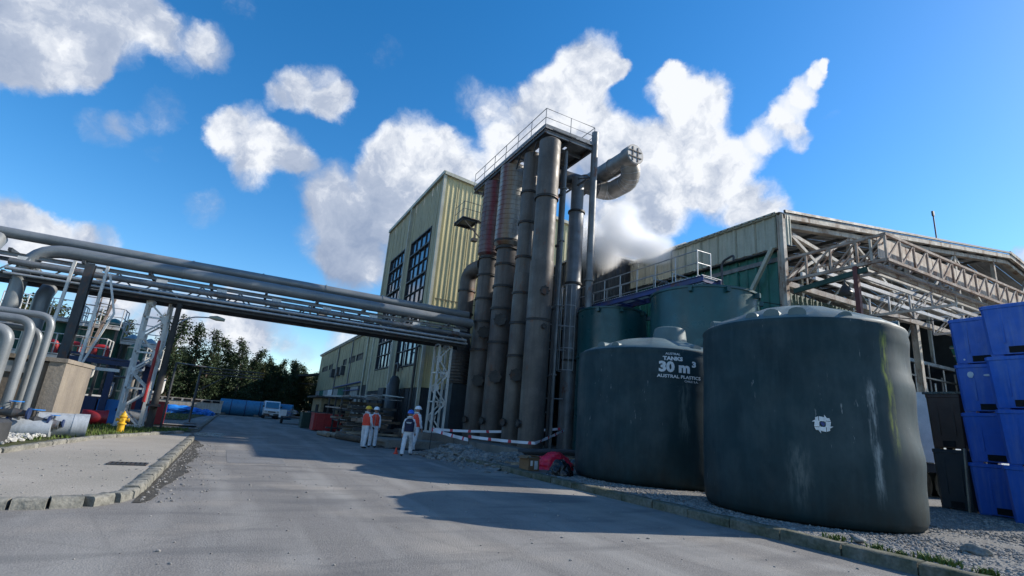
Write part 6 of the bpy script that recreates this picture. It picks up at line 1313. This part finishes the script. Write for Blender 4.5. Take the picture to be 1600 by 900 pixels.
# ================================================================== WORKERS
def person(x, y, face, lab, helm, vest, pose, z0=0, s=1.0, band=None):
    t = thing('person', (x, y, z0), lab, 'person')
    J = dict(pel=(0, 0, .95), sp=(0, 0, 1.12), ch=(0, 0, 1.33), nk=(0, .0, 1.49), hb=(0, .015, 1.57), hm=(0, .025, 1.66), ht=(0, .02, 1.735))
    Rr = dict(pel=.15, sp=.14, ch=.155, nk=.065, hb=.07, hm=.095, ht=.06)
    E_ = [('pel', 'sp'), ('sp', 'ch'), ('ch', 'nk'), ('nk', 'hb'), ('hb', 'hm'), ('hm', 'ht')]
    for sd, q_ in ((-1, 'L'), (1, 'R')):
        sw = pose.get('arm'+q_, (0, .1)); st = pose.get('leg'+q_, (0, 0))      # (forward swing upper, bend)
        a, bnd = sw; sh_ = V((sd*.17, 0, 1.41)); el = sh_+V((sd*.05, math.sin(a)*.28, -math.cos(a)*.28)); wr = el+V((0, math.sin(a+bnd)*.25, -math.cos(a+bnd)*.25))
        J['sh'+q_], J['el'+q_], J['wr'+q_] = sh_, el, wr; Rr['sh'+q_], Rr['el'+q_], Rr['wr'+q_] = .075, .056, .042; E_ += [('ch', 'sh'+q_), ('sh'+q_, 'el'+q_), ('el'+q_, 'wr'+q_)]
        a, bnd = st; hp = V((sd*.095, 0, .9)); kn = hp+V((sd*.015, math.sin(a)*.42, -math.cos(a)*.42)); an = kn+V((0, math.sin(a-bnd)*.4, -math.cos(a-bnd)*.4)); to = an+V((sd*.03, .15, -.045))
        J['hp'+q_], J['kn'+q_], J['an'+q_], J['to'+q_] = hp, kn, an, to; Rr['hp'+q_], Rr['kn'+q_], Rr['an'+q_], Rr['to'+q_] = .105, .085, .075, .045
        E_ += [('pel', 'hp'+q_), ('hp'+q_, 'kn'+q_), ('kn'+q_, 'an'+q_), ('an'+q_, 'to'+q_)]
    low = min(J['toL'][2] if not isinstance(J['toL'], V) else J['toL'].z, J['toR'].z); ks = list(J)
    dz = -low+.045
    me = bpy.data.meshes.new('body'); me.from_pydata([tuple(V(J[k])+Z*dz) for k in ks], [(ks.index(a), ks.index(b_)) for a, b_ in E_], [])
    o = bpy.data.objects.new('tmp', me); COL.objects.link(o); mo = o.modifiers.new('s', 'SKIN'); o.modifiers.new('ss', 'SUBSURF').levels = 2
    for k, sv in zip(ks, me.skin_vertices[0].data): sv.radius = (Rr[k]*(1.12 if k in ('pel', 'sp', 'ch') else 1), Rr[k]*(.8 if k in ('pel', 'sp', 'ch') else 1)); sv.use_root = (k == 'pel')
    dg = bpy.context.evaluated_depsgraph_get(); m2 = bpy.data.meshes.new_from_object(o.evaluated_get(dg)); bpy.data.objects.remove(o, do_unlink=True)
    m2.name = 'body'; m2.materials.clear()
    for m_ in (SUIT, SKIN, BLACK): m2.materials.append(m_)
    for p in m2.polygons:
        c = p.center; p.use_smooth = True; p.material_index = 0
        if c.z > 1.52+dz and abs(c.x) < .13: p.material_index = 1
        elif c.z < .085: p.material_index = 2
    for v in m2.vertices:      # cloth folds on the loose coverall
        if v.co.z < 1.48+dz: v.co += v.normal*(.012*noise.noise(V((v.co.x*9, v.co.y*9, v.co.z*17+x)))+(.008 if v.co.z < .95 else 0))
    bo = link('body', m2, None, t)
    # hands: palm, four fingers, thumb
    for q_, sd in (('L', -1), ('R', 1)):
        w_ = V(J['wr'+q_])+Z*dz; d = (w_-(V(J['el'+q_])+Z*dz)).normalized(); mb = MB(); pm = w_+d*.075; mb.path([w_, w_+d*.03, pm+d*.02], [.026, .036, .034], 8)
        for f in range(4):
            off = V((0, (f-1.5)*.019, 0)); ln = [.062, .07, .066, .052][f]; b0 = w_+d*.09+off; mb.path([b0, b0+d*ln*.5, b0+d*ln*.85+X*(-sd)*.02], [.0095, .009, .007], 6)
        b0 = w_+d*.04+V((0, .03, 0)); mb.path([b0, b0+d*.03+Y*.025, b0+d*.06+Y*.028], [.012, .011, .008], 6)
        me_ = mesh('hand', mb, smooth=60); link('hand', me_, pose.get('glove', SKIN), t)
    # face
    mb = MB(); mb.add([(0, .112, 1.645+dz), (-.016, .1, 1.618+dz), (.016, .1, 1.618+dz), (0, .142, 1.622+dz), (0, .1, 1.61+dz)], [(0, 1, 3), (0, 3, 2), (1, 4, 3), (2, 3, 4)]); link('nose', mesh('nose', mb), SKIN, t)
    for sx in (-1, 1):
        mb = MB(); mb.box((sx*.034, .108, 1.655+dz), (.024, .01, .01)); link('eye', mesh('eye', mb), BLACK, t)
        mb = MB(); mb.lathe((sx*.098, .02, 1.64+dz), [(.006, -.03), (.014, -.01), (.014, .015), (.004, .03)], 8); link('ear', mesh('ear', mb), SKIN, t)
    mb = MB(); mb.box((0, .103, 1.59+dz), (.042, .01, .008)); link('mouth', mesh('mouth', mb), RED, t)
    # hood rolled at the neck
    mb = MB(); P_ = [V((.095*math.cos(a), .085*math.sin(a)-.01, 1.515+dz-.02*math.sin(a))) for a in [2*math.pi*i/16 for i in range(17)]]; mb.path(P_, .035, 8, caps=False); link('collar', mesh('collar', mb), SUIT, t)
    # helmet
    mb = MB(); c = V((0, .02, 1.695+dz)); vs = []
    prof = [(.128, -.005), (.126, .03), (.112, .075), (.08, .108), (.035, .125), (.005, .128)]
    mb.lathe(c, [(.1, -.01)]+prof, 24, fn=lambda a, z, r_: r_*(1+.08*abs(math.sin(a))))
    mb.lathe(c, [(.115, -.016), (.147, -.016), (.147, -.004), (.12, 0)], 24, fn=lambda a, z, r_: r_*(1+.08*abs(math.sin(a))+(.28*max(0, math.sin(a))**3 if r_ > .14 else 0)))
    mb.beam(c+V((0, -.11, .07)), c+V((0, 0, .13)), .02, .012); mb.beam(c+V((0, 0, .13)), c+V((0, .11, .07)), .02, .012)
    link('helmet', mesh('helmet', mb, smooth=50), helm, t)
    # vest: shell around the torso with open front
    mb = MB(); nn = 28; rows = [(.97, .185, .145), (1.08, .18, .14), (1.22, .19, .148), (1.34, .195, .148), (1.42, .165, .12), (1.475, .1, .085)]
    for z, rx, ry in rows:
        for k in range(nn+1):
            a = math.pi/2+.07+(2*math.pi-.14)*k/nn; e_ = .008*noise.noise(V((k*.6, z*8, x))); mb.v.append(V((math.cos(a)*(rx+.012+e_), math.sin(a)*(ry+.012+e_), z+dz)))
    for i in range(len(rows)-1):
        for k in range(nn):
            a = i*(nn+1)+k; mb.f.append((a, a+1, a+nn+2, a+nn+1))
    vo_ = link('vest', mesh('vest', mb, smooth=60), vest, t)
    if band:
        mb = MB()
        for z, x0, x1, ry in band: mb.box((0, -ry, z+dz), (x1-x0, .006, .022))
        b_ = link('back_print', mesh('back_print', mb), REFL, vo_)
    t.rotation_euler = (0, 0, face); t.scale = (s, s, s); return t
person(5.45, 23.7, R(-55), 'worker in yellow helmet, orange red vest and white coverall, facing away to the right', HELY, HIVIS, dict(armL=(.1, .2), armR=(.2, .4), legL=(.1, .1), legR=(-.12, .05), glove=BLACK))
person(6.02, 24.5, R(165), 'worker in white helmet and bright orange red vest facing the camera, beside the yellow helmet', HELW, HIVIS, dict(armL=(.0, .15), armR=(.1, .15), legL=(.05, .05), legR=(-.05, .05)))
person(6.42, 20.5, R(-28), 'worker seen from behind in blue helmet and navy vest, mid stride by the rubble', HELB, NVEST, dict(armL=(-.1, .15), armR=(.25, .3), legL=(-.3, .15), legR=(.6, .45)), band=[(1.33, -.11, .11, .162), (1.30, -.09, .09, .165)])
person(7.05, 21.6, R(-62), 'worker in white helmet and orange vest half hidden behind the blue helmeted worker', HELW, HIVIS, dict(armL=(.15, .3), armR=(.1, .3), legL=(.2, .2), legR=(-.2, .1)), z0=.12, s=1.02)

# ================================================================== STEAM
sm_ = bpy.data.materials.new('steam'); sm_.use_nodes = True; n = sm_.node_tree.nodes; l = sm_.node_tree.links
n.remove(n['Principled BSDF']); pvn = n.new('ShaderNodeVolumePrincipled'); l.new(pvn.outputs[0], n['Material Output'].inputs['Volume'])
pvn.inputs['Color'].default_value = (.985, .985, .99, 1); pvn.inputs['Anisotropy'].default_value = .2
tc = n.new('ShaderNodeTexCoord'); nz = n.new('ShaderNodeTexNoise'); nz.inputs['Scale'].default_value = .55; nz.inputs['Detail'].default_value = 4; nz.inputs['Roughness'].default_value = .6; l.new(tc.outputs['Object'], nz.inputs['Vector'])
def mth(op, a, b_=None, c=False):
    q = n.new('ShaderNodeMath'); q.operation = op; q.use_clamp = c
    for i, v in enumerate((a, b_)):
        if v is None: continue
        if isinstance(v, (int, float)): q.inputs[i].default_value = v
        else: l.new(v, q.inputs[i])
    return q.outputs[0]
BL = [(17.2,24.2,12.9,1.6,1.4,1.8),(17.6,22.4,12.4,1.7,1.5,1.9),(17.8,21.4,13.2,1.4,1.3,1.6),(18.0,20.6,11.8,1.6,1.5,1.5),(18.2,19.2,11.0,1.5,1.3,1.1),(17.3,23.2,11.6,1.6,1.6,1.3)]
tot = None
for cx, cy, cz, rx, ry, rz_ in BL:
    sb = n.new('ShaderNodeVectorMath'); sb.operation = 'SUBTRACT'; l.new(tc.outputs['Object'], sb.inputs[0]); sb.inputs[1].default_value = (cx, cy, cz)
    dv_ = n.new('ShaderNodeVectorMath'); dv_.operation = 'DIVIDE'; l.new(sb.outputs[0], dv_.inputs[0]); dv_.inputs[1].default_value = (rx, ry, rz_)
    ln_ = n.new('ShaderNodeVectorMath'); ln_.operation = 'LENGTH'; l.new(dv_.outputs[0], ln_.inputs[0])
    f = mth('SUBTRACT', 1, ln_.outputs['Value'], True); tot = f if tot is None else mth('ADD', tot, f)
dd = mth('SUBTRACT', mth('ADD', tot, mth('MULTIPLY', mth('SUBTRACT', nz.outputs[0], .5), 1.6)), .12, True)
dn_ = mth('MULTIPLY', mth('MULTIPLY', dd, mth('MULTIPLY', tot, 3.0, True)), 3.2); l.new(dn_, pvn.inputs['Density'])
mb = MB(); mb.box((17.7,21.7,12.3),(4.4,7.6,5.4)); o = single('steam_plume', mb, sm_, 'pale grey steam drifting from behind the columns over the walkway', 'steam', kind='stuff', smooth=0)
